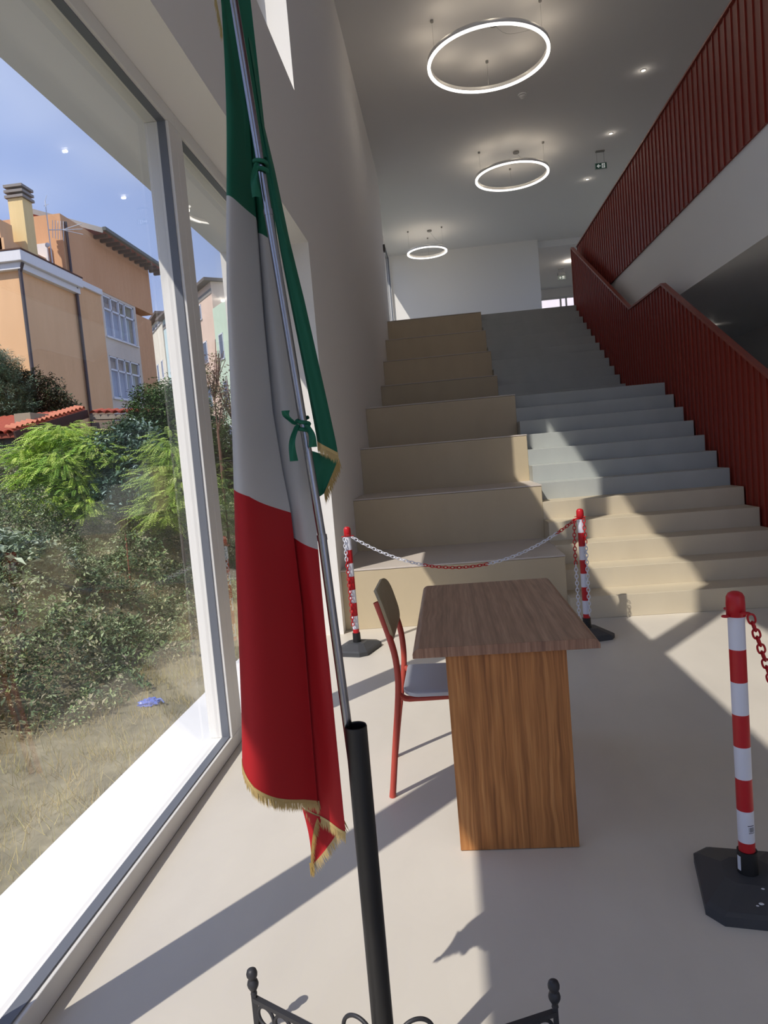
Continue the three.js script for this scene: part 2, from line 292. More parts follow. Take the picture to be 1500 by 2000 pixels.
// ---------------------------------------------------------------- desk and chair
{
  const t = thing('desk', 'wooden desk with a walnut grain top on two panel legs, standing in the hall', 'desk', [0.15, 0, -2.94]);
  const W = 0.318, L = 0.575, s = new THREE.Shape(); // bevelled long edges
  s.moveTo(-W, 0); s.lineTo(W, 0); s.lineTo(W, 0.012); s.quadraticCurveTo(W - 0.004, 0.028, W - 0.022, 0.032); s.lineTo(-W + 0.022, 0.032); s.quadraticCurveTo(-W + 0.004, 0.028, -W, 0.012); s.lineTo(-W, 0);
  const g = new THREE.ExtrudeGeometry(s, { depth: 2 * L - 0.006, bevelEnabled: true, bevelThickness: 0.003, bevelSize: 0.002, bevelSegments: 2 }); g.translate(0, 0.722, -L + 0.003); g.computeVertexNormals(); part('tabletop', uvBox(g.toNonIndexed()), M_deskTop, t);
  for (const z of [L - 0.045, -L + 0.045]) part('panel_leg', span(-0.207, 0.21, 0.002, 0.722, z - 0.014, z + 0.014, 0.002), M_deskSide, t);
  part('modesty_panel', span(0.12, 0.144, 0.38, 0.722, -L + 0.06, L - 0.06, 0.002), M_deskSide, t);
  for (const z of [L - 0.045, -L + 0.045]) for (const x of [-0.15, 0.15]) part('glide', cyl(0.012, 0.012, [x, 0, z], [x, 0.003, z], 10), M.black, t);
}
{
  const t = thing('school_chair', 'school chair with red tubular frame and grey seat, tucked under the desk', 'chair');
  const tubeM = std(0xb5493c, 0.4), seatM = std(0xc3c8d0, 0.38), backM = std(0xa39474, 0.5), edge = std(0xcfcdca, 0.35);
  for (const z of [-2.815, -3.205]) {
    part('back_leg', tube([[z > -3 ? -0.333 : -0.35, 0.012, z], [z > -3 ? -0.305 : -0.315, 0.22, z], [-0.277, 0.42, z], [-0.27, 0.5, z], [-0.274, 0.6, z], [-0.29, 0.68, z], [-0.32, 0.79, z], [-0.333, 0.835, z]], 0.0138, 30, 10), tubeM, t);
    part('foot_cap', cyl(0.0145, 0.0135, [z > -3 ? -0.335 : -0.352, 0, z], [z > -3 ? -0.331 : -0.348, 0.03, z], 12), tubeM, t);
    part('front_leg', tube([[0.135, 0.41, z], [0.14, 0.3, z], [0.155, 0.012, z]], 0.0135, 12, 10), tubeM, t);
    part('foot_cap', cyl(0.0145, 0.0135, [0.156, 0, z], [0.155, 0.03, z], 12), tubeM, t);
    const i = z > -3 ? -0.018 : 0.018;
    part('seat_rail', tube([[-0.272, 0.44, z], [-0.245, 0.418, z + i * 0.6], [-0.2, 0.414, z + i], [0.09, 0.414, z + i], [0.135, 0.41, z]], 0.0128, 24, 10), tubeM, t);
  }
  part('cross_rail', tube([[-0.19, 0.412, -2.83], [-0.19, 0.412, -3.19]], 0.009, 4, 8), tubeM, t); part('cross_rail', tube([[0.1, 0.412, -2.83], [0.1, 0.412, -3.19]], 0.009, 4, 8), tubeM, t);
  const plate = (w, h, r, th, bend) => { // rounded plywood plate in XY, bent about the upright axis
    const s = new THREE.Shape(), x = w / 2, y = h / 2; s.moveTo(-x + r, -y); s.lineTo(x - r, -y); s.quadraticCurveTo(x, -y, x, -y + r); s.lineTo(x, y - r); s.quadraticCurveTo(x, y, x - r, y); s.lineTo(-x + r, y); s.quadraticCurveTo(-x, y, -x, y - r); s.lineTo(-x, -y + r); s.quadraticCurveTo(-x, -y, -x + r, -y);
    const g = new THREE.ExtrudeGeometry(s, { depth: th, bevelEnabled: true, bevelThickness: 0.002, bevelSize: 0.002, bevelSegments: 2, curveSegments: 10, steps: 1 }), p = g.attributes.position;
    for (let i = 0; i < p.count; i++) p.setZ(i, p.getZ(i) + bend * (p.getX(i) / x) ** 2); g.computeVertexNormals(); return g;
  };
  const seat = plate(0.4, 0.4, 0.06, 0.012, 0); { const p = seat.attributes.position; for (let i = 0; i < p.count; i++) { const u = (p.getX(i) + 0.2) / 0.4; p.setZ(i, p.getZ(i) - 0.02 * Math.max(0, u - 0.75) * 4 * Math.max(0, u - 0.75) + 0.012 * Math.max(0, 0.2 - u) * 5 * Math.max(0, 0.2 - u) * 5); } }
  seat.rotateX(-Math.PI / 2); seat.translate(-0.052, 0.4285, -3.01); seat.computeVertexNormals(); part('seat', seat, seatM, t);
  const back = plate(0.43, 0.215, 0.085, 0.009, 0.028); back.rotateY(Math.PI / 2); back.rotateZ(0.26); back.translate(-0.328, 0.762, -3.01); part('backrest', back, backM, t);
  for (const z of [-2.815, -3.205]) for (const y of [0.72, 0.79]) part('rivet', cyl(0.005, 0.005, [-0.301 - (y - 0.72) * 0.27, y, z], [-0.282 - (y - 0.72) * 0.27, y, z], 10), edge, t);
}

// ---------------------------------------------------------------- bollards and plastic chains
const redP = std(0xc01822, 0.38), whiteP = std(0xe2e4ee, 0.4), baseM = std(0x404246, 0.55);
function bollard(x, z, turn, label, sticker) {
  const t = thing('chain_bollard', label, 'bollard', [x, 0, z], turn);
  const oct = (sx, sz, c, y) => [[-sx + c, -sz], [sx - c, -sz], [sx, -sz + c], [sx, sz - c], [sx - c, sz], [-sx + c, sz], [-sx, sz - c], [-sx, -sz + c]].map(([a, b]) => [a, y, b]);
  const rings = [oct(0.14, 0.18, 0.045, 0), oct(0.14, 0.18, 0.045, 0.03), oct(0.128, 0.168, 0.043, 0.038), oct(0.07, 0.07, 0.03, 0.066)], v = [];
  const tri = (a, b, c) => v.push(...a, ...b, ...c);
  for (let i = 0; i < 3; i++) for (let k = 0; k < 8; k++) { const a = rings[i][k], b = rings[i][(k + 1) % 8], c = rings[i + 1][(k + 1) % 8], d = rings[i + 1][k]; tri(a, c, b); tri(a, d, c); }
  for (let k = 1; k < 7; k++) { tri(rings[3][0], rings[3][k + 1], rings[3][k]); tri(rings[0][0], rings[0][k], rings[0][k + 1]); }
  const bg = new THREE.BufferGeometry(); bg.setAttribute('position', new THREE.Float32BufferAttribute(v, 3)); bg.computeVertexNormals(); part('rubber_base', uvBox(bg), baseM, t);
  part('collar', cyl(0.031, 0.029, [0, 0.06, 0], [0, 0.135, 0], 20), M.black, t);
  const ys = [0.135, 0.165, 0.265, 0.365, 0.465, 0.565, 0.665, 0.765, 0.865];
  for (let i = 0; i < 8; i++) part('band', cyl(0.0238, 0.0238, [0, ys[i], 0], [0, ys[i + 1], 0], 20), i % 2 ? whiteP : redP, t);
  const cap = new THREE.LatheGeometry([[0, 0.94], [0.012, 0.9385], [0.02, 0.934], [0.0255, 0.924], [0.0265, 0.905], [0.027, 0.865], [0, 0.865]].map((p) => new THREE.Vector2(...p)), 22); part('cap', cap, redP, t);
  for (const [y, a] of [[0.868, 0], [0.88, Math.PI / 2]]) for (const s of [0, Math.PI]) { const h = new THREE.TorusGeometry(0.009, 0.0028, 6, 14); h.rotateX(Math.PI / 2); h.translate(0.036, 0, 0); h.rotateY(a + s + 0.5); h.translate(0, y, 0); part('hook', h, redP, t); }
  if (sticker) {
    const tex = canvasTex(128, 64, (c) => { c.fillStyle = '#e2e4ee'; c.fillRect(0, 0, 128, 64); c.fillStyle = '#23242c'; c.fillRect(6, 4, 100, 5); let q = 20; reseed(5); while (q < 110) { const w = 1 + Math.floor(rnd() * 4); c.fillRect(q, 16, w, 32); q += w + 1 + Math.floor(rnd() * 4); } c.fillRect(18, 53, 92, 4); });
    const g = new THREE.CylinderGeometry(0.0242, 0.0242, 0.03, 14, 1, true, 0.0, 1.1); g.translate(0, 0.21, 0); part('barcode_label', g, std(0xffffff, 0.5, { map: tex }), t);
    part('paint_spots', [[-0.084, 0.004], [0.022, 0.054], [0.025, 0.078], [0.043, 0.025], [0.026, 0.114], [0.01, 0.134], [-0.002, 0.145]].map(([a, b], i) => new THREE.SphereGeometry(0.0035 + 0.0012 * (i % 3), 8, 6).scale(1.3, 0.3, 1).translate(a, 0.053 + (Math.max(Math.abs(a) * 1.3, Math.abs(b)) < 0.08 ? 0.009 : -0.003), b)), std(0xd8dade, 0.6), t);
    const w = new THREE.CylinderGeometry(0.0306, 0.031, 0.045, 6, 1, true, -1.25, 0.45); w.translate(0, 0.1, 0); part('paper_label', w, std(0xd6dbe6, 0.6), t);
  }
  return t;
}
bollard(0.822, -2.13, -0.21, 'nearest red and white striped bollard, at the right edge, with a barcode label', true);
bollard(-0.775, -5.11, -0.3, 'red and white striped bollard against the left wall behind the chair');
bollard(0.93, -5.13, 0.3, 'red and white striped bollard at the foot of the steps, right behind the desk');

const linkGeo = (() => { const c = [], a = 0.006, b = 0.0092; for (let i = 0; i < 8; i++) { const t = (i / 8) * 2 * Math.PI + Math.PI / 8; c.push([Math.cos(t) * b * 1.05, 0, Math.sin(t) * b * 1.05 + Math.sign(Math.sin(t)) * a]); } return tube(c, 0.0034, 16, 5, true); })();
function chain(label, runs, tones) { // runs of points; tones(k) tells each link's colour
  const t = thing('plastic_chain', label, 'chain'); let k = 0;
  for (const pts of runs) {
    const c = new THREE.CatmullRomCurve3(pts.map((p) => new THREE.Vector3(...p)), false, 'centripetal'), L = c.getLength(), n = Math.round(L / 0.0248), P = c.getSpacedPoints(n);
    for (let i = 0; i < n; i++, k++) {
      const m = part('link', linkGeo, tones(k, n, pts) ? redP : whiteP, t), a = P[i], b = P[i + 1]; m.position.copy(a).add(b).multiplyScalar(0.5);
      const d = b.clone().sub(a).normalize(), up = Math.abs(d.y) > 0.9 ? new THREE.Vector3(0.3, 0, 1) : new THREE.Vector3(0, 1, 0);
      m.up.copy(up); m.lookAt(m.position.clone().add(d)); m.rotateZ((i % 2 ? Math.PI / 2 : 0) + 0.35);
    }
  }
  return t;
}
const sag = (a, b, drop, n = 14) => Array.from({ length: n + 1 }, (_, i) => { const t = i / n; return [mix(a[0], b[0], t), mix(a[1], b[1], t) - drop * 4 * t * (1 - t), mix(a[2], b[2], t)]; });
{
  const A = [-0.74, 0.862, -5.08], B = [0.9, 0.872, -5.1];
  chain('red and white plastic chain sagging between the two far bollards behind the desk', [sag(A, B, 0.29)], (k, n) => { const u = k / n; return (u > 0.31 && u < 0.59) || u > 0.9; });
  chain('loose end of white and red chain hanging down the bollard beside the left wall', [[[-0.795, 0.86, -5.075], [-0.792, 0.6, -5.07], [-0.79, 0.2, -5.068]]], (k, n) => k / n > 0.24);
  chain('loose red and white chain hanging left of the bollard behind the desk', [[[0.882, 0.868, -5.1], [0.872, 0.7, -5.09], [0.87, 0.14, -5.085]]], (k, n) => k / n < 0.42);
  chain('loose red and white chain hanging down the front of the bollard behind the desk', [[[0.947, 0.865, -5.093], [0.95, 0.6, -5.092], [0.945, 0.16, -5.09]]], (k, n) => k / n < 0.22);
  chain('red plastic chain drooping to the floor on the right of the nearest bollard', [[[0.857, 0.868, -2.115], [0.9, 0.72, -2.13], [0.95, 0.54, -2.15], [1.03, 0.25, -2.18], [1.12, 0.06, -2.2], [1.26, 0.014, -2.23], [1.6, 0.013, -2.3]]], (k, n) => k / n < 0.62);
}

// ---------------------------------------------------------------- flag stand, pole and flag
{
  const t = thing('flag_stand', 'black wrought iron flag stand with ball finials and scrolls round a tall tube', 'flag stand', [-0.232, 0, -1.405]);
  const tb = new THREE.LatheGeometry([[0.018, 0.05], [0.0235, 0.05], [0.0235, 0.868], [0.0225, 0.871], [0.0205, 0.868], [0.0195, 0.3], [0, 0.3]].map((p) => new THREE.Vector2(...p)), 32); part('tube', tb, M.holder, t);
  for (const [dx, dz] of [[-0.352, -0.2], [0.385, -0.148], [0.352, 0.2], [-0.385, 0.148]]) {
    const L = Math.hypot(dx, dz), ux = dx / L, uz = dz / L, at = (s, y) => [ux * s, y, uz * s];
    part('leg_post', [bar(at(L, 0), at(L, 0.115), 0.012, 0.012), new THREE.CylinderGeometry(0.006, 0.0085, 0.012, 12).translate(ux * L, 0.12, uz * L)], M.iron, t);
    const fin = new THREE.LatheGeometry([[0, 0], [0.008, 0.001], [0.0105, 0.006], [0.0135, 0.012], [0.0145, 0.018], [0.0125, 0.026], [0.009, 0.029], [0.0095, 0.032], [0.0135, 0.039], [0.014, 0.046], [0.0115, 0.054], [0.006, 0.058], [0, 0.059]].map((p) => new THREE.Vector2(...p)), 20); fin.translate(ux * L, 0.122, uz * L); part('finial', fin, M.iron, t);
    part('rail', bar(at(0.02, 0.1), at(L, 0.1), 0.014, 0.011), M.iron, t); part('rail', bar(at(0.02, 0.03), at(L, 0.03), 0.012, 0.01), M.iron, t);
    const ringS = (s, y, r) => { const g = new THREE.TorusGeometry(r, 0.0045, 8, 26); g.rotateY(Math.atan2(-uz, ux)); g.translate(ux * s, y, uz * s); return g; };
    part('ring', ringS(L - 0.036, 0.065, 0.026), M.iron, t); part('ring', ringS(L - 0.094, 0.065, 0.026), M.iron, t); part('ring', ringS(L - 0.152, 0.065, 0.026), M.iron, t);
    const S2 = []; for (let i = 0; i <= 30; i++) { const u = i / 30, a = -0.6 + u * 5.0, r = u < 0.6 ? 0.042 : mix(0.042, 0.012, (u - 0.6) / 0.4), cx = 0.072 - (u < 0.6 ? 0 : (u - 0.6) * 0.062), cy = 0.148 - (u < 0.6 ? 0 : (u - 0.6) * 0.02); S2.push(at(cx + Math.cos(a) * r, cy + Math.sin(a) * r)); }
    part('scroll', tube(S2, 0.0048, 60, 8), M.iron, t);
  }
}
const poleX = (y) => -0.241 - (y - 0.866) * 0.0745 + 0.006 * smooth(1.7, 2.5, y), PZ = -1.43;
{
  const t = thing('flagpole', 'slender chrome flagpole in joined sections leaning in the black stand tube', 'flagpole');
  const seg = (y0, y1, r) => cyl(r, r, [poleX(y0), y0, PZ], [poleX(y1), y1, PZ], 20);
  part('pole_section', cyl(0.0098, 0.0098, [-0.226, 0.305, -1.408], [poleX(1.268), 1.268, PZ], 20), M.chrome, t);
  part('pole_section', seg(1.268, 1.936, 0.0088), M.chrome, t); part('pole_section', seg(1.936, 2.75, 0.0082), M.chrome, t);
  for (const [y, r] of [[1.268, 0.0108], [1.936, 0.0096]]) part('joint_ring', cyl(r, r, [poleX(y - 0.006), y - 0.006, PZ], [poleX(y + 0.006), y + 0.006, PZ], 20), M.chrome, t);
  const fin = new THREE.LatheGeometry([[0, 0], [0.014, 0], [0.016, 0.01], [0.008, 0.02], [0.02, 0.05], [0.012, 0.1], [0, 0.15]].map((p) => new THREE.Vector2(...p)), 16); fin.translate(poleX(2.75), 2.75, PZ); part('spearhead', fin, M.chrome, t);
}
{
  const t = thing('national_flag', 'green, white and red flag with gold fringe, hanging folded from the chrome pole', 'flag');
  const weave = dataTex(64, 64, (u, v) => { const s = 128 + 50 * Math.sin(u * 402) * Math.sin(v * 402); return [s, s, s]; }, false, [40, 40]);
  const cloth = (c) => phys(c, 0.72, { sheen: 0.25, sheenRoughness: 0.5, sheenColor: new THREE.Color(c), bumpMap: weave, bumpScale: 0.0002 });
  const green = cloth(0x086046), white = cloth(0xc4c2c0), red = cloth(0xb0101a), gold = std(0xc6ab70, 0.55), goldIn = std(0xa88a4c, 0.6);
  const tab = (T, y) => { if (y >= T[0][0]) return T[0][1]; for (let i = 0; i < T.length - 1; i++) if (y >= T[i + 1][0]) { const k = (T[i][0] - y) / (T[i][0] - T[i + 1][0]); return mix(T[i][1], T[i + 1][1], k); } return T[T.length - 1][1]; };
  const Lx = [[2.6, -0.388], [2.37, -0.388], [2.13, -0.399], [1.838, -0.414], [1.486, -0.438], [1.23, -0.459], [0.897, -0.482], [0.777, -0.493], [0.4, -0.51]];
  const Ex = [[2.6, -0.385], [2.37, -0.374], [2.175, -0.364], [1.966, -0.369], [1.76, -0.374], [1.546, -0.373], [1.414, -0.364], [1.319, -0.354], [1.1, -0.349], [0.93, -0.352], [0.64, -0.356]];
  const Rx = [[2.6, -0.345], [1.965, -0.335], [1.714, -0.328], [1.488, -0.313], [1.362, -0.303], [1.242, -0.302], [0.967, -0.296], [0.58, -0.294]];
  // cross-section at height y: return edge, front roll, turn, back roll
  const at = (u, y) => {
    const l = tab(Lx, y), e = tab(Ex, y), r = tab(Rx, y), wv = 0.005 * Math.sin(y * 5 + u * 9);
    const zl = mix(-1.425, -1.475, smooth(1.75, 2.3, y)), am = mix(0.075, 0.012, smooth(1.75, 2.3, y));
    if (u < 0.08) { const k = u / 0.08; return [mix(l + 0.03, l + 0.002, k), mix(zl - 0.045, zl, k)]; }
    if (u < 0.6) { const k = (u - 0.08) / 0.52; return [l + 0.002 + (e - l) * (k + 0.03 * Math.sin(2 * Math.PI * k)), mix(zl, -1.53, k) + am * Math.sin(Math.PI * Math.pow(k, 0.7)) + 0.0018 * Math.sin(k * 11 + y * 1.3) + wv * 0.25]; }
    if (u < 0.7) { const k = (u - 0.6) / 0.1, q = Math.min(0.035, (e - l) * 0.4); return [e + Math.sin(k * Math.PI) * 0.006 - q * k, mix(-1.525, -1.552, k)]; }
    const k = (u - 0.7) / 0.3, q = Math.min(0.035, (e - l) * 0.4), a = e - q; return [mix(a, Math.max(r, e + 0.012), k), -1.552 + 0.02 * Math.sin(Math.PI * k) + 0.007 * Math.sin(k * 7 + y * 2) + 0.04 * k * k * smooth(1.45, 1.0, y)];
  };
  const lerpU = (P, u) => { for (let i = 0; i < P.length - 1; i++) if (u <= P[i + 1][0]) { const k = (u - P[i][0]) / (P[i + 1][0] - P[i][0]); return mix(P[i][1], P[i + 1][1], k); } return P[P.length - 1][1]; };
  const gw = (u) => lerpU([[0, 1.985], [0.08, 1.978], [0.3, 1.972], [0.6, 1.962], [0.7, 1.945], [1, 1.91]], u);
  const wr = (u) => lerpU([[0, 1.39], [0.08, 1.387], [0.3, 1.367], [0.6, 1.317], [0.7, 1.278], [1, 1.23]], u);
  const bt = (u) => lerpU([[0, 0.815], [0.08, 0.8], [0.2, 0.752], [0.4, 0.702], [0.52, 0.668], [0.6, 0.642], [0.7, 0.62], [1, 0.58]], u);
  const sheet = (f, nu, nv) => { const g = new THREE.PlaneGeometry(1, 1, nu, nv), p = g.attributes.position; for (let j = 0; j <= nv; j++) for (let i = 0; i <= nu; i++) { const q = f(i / nu, j / nv); p.setXYZ(j * (nu + 1) + i, ...q); } g.computeVertexNormals(); return g; };
  const strip = (top, bot, nv) => sheet((u, v) => { const y = mix(top(u), bot(u), v), [x, z] = at(u, y); return [x, y, z]; }, 90, nv);
  const fringe = (edge, len, n, lean = 0) => { // strands below an edge curve: edge(u) -> [x, y, z]
    const v = [], nrm = []; reseed(31);
    for (let i = 0; i < n; i++) {
      const u = (i + 0.5) / n, a = edge(u), L = len * rr(0.8, 1.08), w = 0.0007, dx = rr(-0.003, 0.003) + lean, dz = rr(-0.003, 0.003);
      const q = [[a[0] - w, a[1], a[2]], [a[0] + w, a[1], a[2]], [a[0] + w + dx * 0.5, a[1] - L * 0.55, a[2] + dz * 0.4], [a[0] - w + dx * 0.5, a[1] - L * 0.55, a[2] + dz * 0.4], [a[0] + dx, a[1] - L, a[2] + dz]];
      for (const k of [0, 3, 2, 0, 2, 1, 3, 4, 2]) { v.push(...q[k]); nrm.push(0, 0, 1); }
    }
    const g = new THREE.BufferGeometry(); g.setAttribute('position', new THREE.Float32BufferAttribute(v, 3)); g.setAttribute('normal', new THREE.Float32BufferAttribute(nrm, 3)); return g;
  };
  const band = (edge, h, n = 60) => sheet((u, v) => { const a = edge(u); return [a[0], a[1] - h * v, a[2] + 0.0015]; }, n, 1);
  part('green_stripe', strip(() => 2.62, gw, 60), green, t);
  part('white_stripe', strip(gw, wr, 60), white, t);
  part('red_stripe', strip(wr, bt, 70), red, t);
  const bottomEdge = (u) => { const y = bt(u), [x, z] = at(u, y); return [x, y + 0.004, z]; };
  part('fringe', [band(bottomEdge, 0.007).toNonIndexed(), fringe(bottomEdge, 0.03, 620)].map((g) => { g.deleteAttribute('uv'); return g; }), gold, t);
  // the corner turned under and hanging below the hem
  const cor = (u, v) => { const top = [mix(-0.403, -0.3, u), mix(0.622, 0.592, u), -1.555 + 0.03 * u], tip = [-0.388, 0.487, -1.535]; return [mix(top[0], tip[0], v) + 0.006 * Math.sin(v * 3), mix(top[1], tip[1], v), mix(top[2], tip[2], v) + 0.014 * Math.sin(u * 5) * (1 - v)]; };
  part('red_corner', sheet(cor, 24, 24), red, t);
  const side = (u) => cor(1, u), left = (u) => { const q = cor(0.42 * (1 - u), u); return [q[0], q[1], q[2] + 0.008]; };
  part('fringe', fringe(side, 0.026, 90, 0.008), gold, t);
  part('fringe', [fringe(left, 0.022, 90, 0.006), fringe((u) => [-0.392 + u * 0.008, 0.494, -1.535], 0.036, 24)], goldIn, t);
  // hoist edge gathered on the right of the pole
  const HR = [[2.3, -0.336], [2.182, -0.33], [2.038, -0.308], [1.893, -0.29], [1.767, -0.27], [1.65, -0.254], [1.554, -0.241], [1.457, -0.229], [1.3, -0.222]];
  const hl = (y) => poleX(y) + 0.006 + 0.012 * smooth(2.0, 1.45, y);
  const hoist = (u, y) => { const l = hl(y), r = tab(HR, y), k = u; return [mix(l, Math.max(r, l + 0.004), k), -1.468 + 0.024 * Math.sin(Math.PI * (0.15 + 0.75 * k)) * smooth(2.25, 1.9, y) - 0.014 * k * k + 0.004 * Math.sin(k * 8 + y * 4)]; };
  const hb = (u) => mix(1.466, 1.438, u);
  part('green_stripe', sheet((u, v) => { const y = mix(2.3, hb(u), v), [x, z] = hoist(u, y); return [x, y, z]; }, 30, 60), green, t);
  const hEdge = (u) => { const y = hb(u), [x, z] = hoist(u, y); return [x, y + 0.004, z + 0.001]; };
  part('fringe', [band(hEdge, 0.007, 20).toNonIndexed(), fringe(hEdge, 0.026, 110)].map((g) => { g.deleteAttribute('uv'); return g; }), gold, t);
  const hc = (u, v) => { const a = [mix(-0.288, -0.229, u), mix(1.452, 1.43, u), -1.474], b = [mix(-0.279, -0.266, u), mix(1.35, 1.358, u), -1.474]; return [mix(a[0], b[0], v), mix(a[1], b[1], v), a[2] + 0.008 * Math.sin(u * 4 + v * 2)]; };
  part('green_corner', sheet(hc, 14, 14), green, t);
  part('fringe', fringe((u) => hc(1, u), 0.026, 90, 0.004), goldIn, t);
  part('fringe', fringe((u) => [mix(-0.412, -0.404, u), mix(2.44, 2.36, u), -1.53], 0.03, 60, -0.003), gold, t);
  for (const y of [2.03, 1.505]) {
    const r = tube(Array.from({ length: 20 }, (_, i) => { const a = (i / 20) * 6.283 * 2; return [poleX(y) + Math.cos(a) * 0.0125, y - 0.014 + i * 0.0015, PZ + Math.sin(a) * 0.0125]; }), 0.0042, 50, 7); part('tie_ribbon', r, green, t);
    for (const [dx, dz, L, k] of y < 2 ? [[-0.022, 0.016, 0.075, 1], [0.022, 0.014, 0.05, -1], [-0.03, 0.014, -0.03, 1]] : [[-0.012, 0.008, 0.07, 1]]) part('ribbon_tail', sheet((u, v) => [poleX(y) + dx * (0.35 + 0.65 * Math.sqrt(v)) + (u - 0.5) * (0.009 + 0.008 * v) + 0.002 * Math.sin(v * 7 * k), y - L * v + 0.01 * Math.sin(v * 3) * (L > 0 ? 1 : 0), PZ + 0.013 + dz * Math.sin(v * 2) + 0.003 * Math.sin(u * 5 + v * 6)], 6, 14), green, t);
  }
}
// ---------------------------------------------------------------- outdoors: ground, plants
const groundH = (x, z) => -0.36 + 0.29 * Math.max(0, -x - 2.5) * smooth(2.0, 4.5, -x) - 0.9 * smooth(-16, -30, z) * smooth(8, 2, -x) + 0.05 * noise.noise(x * 0.9, z * 0.9);
{
  const g = new THREE.PlaneGeometry(26, 62, 90, 150); g.rotateX(-Math.PI / 2); g.translate(-14.6, 0, -14);
  const p = g.attributes.position; for (let i = 0; i < p.count; i++) p.setY(i, groundH(p.getX(i), p.getZ(i))); g.computeVertexNormals(); uvBox(g);
  const soil = dataTex(512, 512, (u, v) => { const n = tileNoise(u, v, 6, 6, 2, 5), m = tileNoise(u, v, 40, 40, 5, 3), t = clamp(0.5 + n * 0.9 + m * 0.5); return [mix(96, 150, t), mix(92, 142, t), mix(72, 116, t)]; }, true, [0.3, 0.3]);
  struct('ground', g, std(0xffffff, 0.95, { map: soil, bumpMap: soil, bumpScale: 0.02 }));
  const far = new THREE.PlaneGeometry(300, 300, 1, 1); far.rotateX(-Math.PI / 2); far.translate(-60, -2.2, -120); struct('far_ground', far, std(0x7d7a62, 0.95));
}
function leaf(L, W, fold = 0.25) { // pointed leaf along +z in four triangles
  return [[0, 0, 0], [-W / 2, fold * W, L * 0.4], [0, 0, L * 0.45], [0, 0, 0], [0, 0, L * 0.45], [W / 2, fold * W, L * 0.4], [-W / 2, fold * W, L * 0.4], [0, -0.06 * L, L], [0, 0, L * 0.45], [0, 0, L * 0.45], [0, -0.06 * L, L], [W / 2, fold * W, L * 0.4]];
}
function spray(n, R, L, W, seed) { // loose ball of leaves
  reseed(seed); const v = [], q = new THREE.Quaternion(), e = new THREE.Euler(), a = new THREE.Vector3();
  for (let i = 0; i < n; i++) { const th = rr(0, 6.283), cz = rr(-1, 1), s = Math.sqrt(1 - cz * cz), r = R * Math.cbrt(rnd()); const c = [Math.cos(th) * s * r, cz * r * 0.8, Math.sin(th) * s * r], k = rr(0.7, 1.2); q.setFromEuler(e.set(rr(-0.9, 0.5), th + rr(-0.8, 0.8), rr(-0.6, 0.6), 'YXZ')); for (const p of leaf(L * k, W * k)) { a.set(...p).applyQuaternion(q); v.push(a.x + c[0], a.y + c[1], a.z + c[2]); } }
  const g = new THREE.BufferGeometry(); g.setAttribute('position', new THREE.Float32BufferAttribute(v, 3)); g.computeVertexNormals(); return g;
}
function frond(pairs, len, L, W, seed) { // feathered leaf, drooping, along +z
  reseed(seed); const v = [], a = new THREE.Vector3(), q = new THREE.Quaternion(), e = new THREE.Euler();
  for (let i = 0; i < pairs; i++) for (const s of [-1, 1]) { const t = (i + 1) / pairs, z = len * t, y = -0.35 * len * t * t; q.setFromEuler(e.set(0.35, s * rr(1.0, 1.4), s * 0.25, 'YXZ')); const k = 1 - 0.45 * Math.abs(t - 0.5); for (const p of leaf(L * k, W * k, 0.1)) { a.set(...p).applyQuaternion(q); v.push(a.x, a.y + y, a.z + z); } }
  v.push(-0.003, 0, 0, 0.003, 0, 0, 0, -0.35 * len, len);
  const g = new THREE.BufferGeometry(); g.setAttribute('position', new THREE.Float32BufferAttribute(v, 3)); g.computeVertexNormals(); return g;
}
const leafM = phys(0xffffff, 0.6, { specularIntensity: 0.5 }), leafThin = phys(0xffffff, 0.9, { transmission: 0.35, thickness: 0, specularIntensity: 0.3 }), barkM = std(0x5b4a38, 0.9), strawM = std(0xffffff, 0.8);
const G_small = spray(22, 0.13, 0.06, 0.028, 1), G_mid = spray(18, 0.17, 0.1, 0.045, 2), G_big = spray(14, 0.22, 0.16, 0.07, 3), G_needle = spray(34, 0.14, 0.12, 0.012, 4), G_frond = frond(7, 0.2, 0.05, 0.026, 5), G_fern = frond(9, 0.24, 0.06, 0.022, 6);
const col = new THREE.Color();
function tint(c, v) { col.set(c); const k = 1 + rr(-v, v); return col.setRGB(col.r * k, col.g * k * rr(0.93, 1.07), col.b * k * rr(0.85, 1.1)); }
function scatter(name, parent, geo, mat, list, colors, v = 0.3) { // list of [x, y, z, scale, yaw, pitch]
  const m = new THREE.InstancedMesh(geo, mat, list.length), o = new THREE.Object3D(); m.name = name; m.castShadow = m.receiveShadow = true; m.userData.kind = 'stuff';
  list.forEach((p, i) => { o.position.set(p[0], p[1], p[2]); o.scale.setScalar(p[3]); o.rotation.set(p[5] ?? rr(-0.5, 0.5), p[4] ?? rr(0, 6.283), 0, 'YXZ'); o.updateMatrix(); m.setMatrixAt(i, o.matrix); m.setColorAt(i, tint(colors[Math.floor(rnd() * colors.length)], v)); });
  parent.add(m); return m;
}
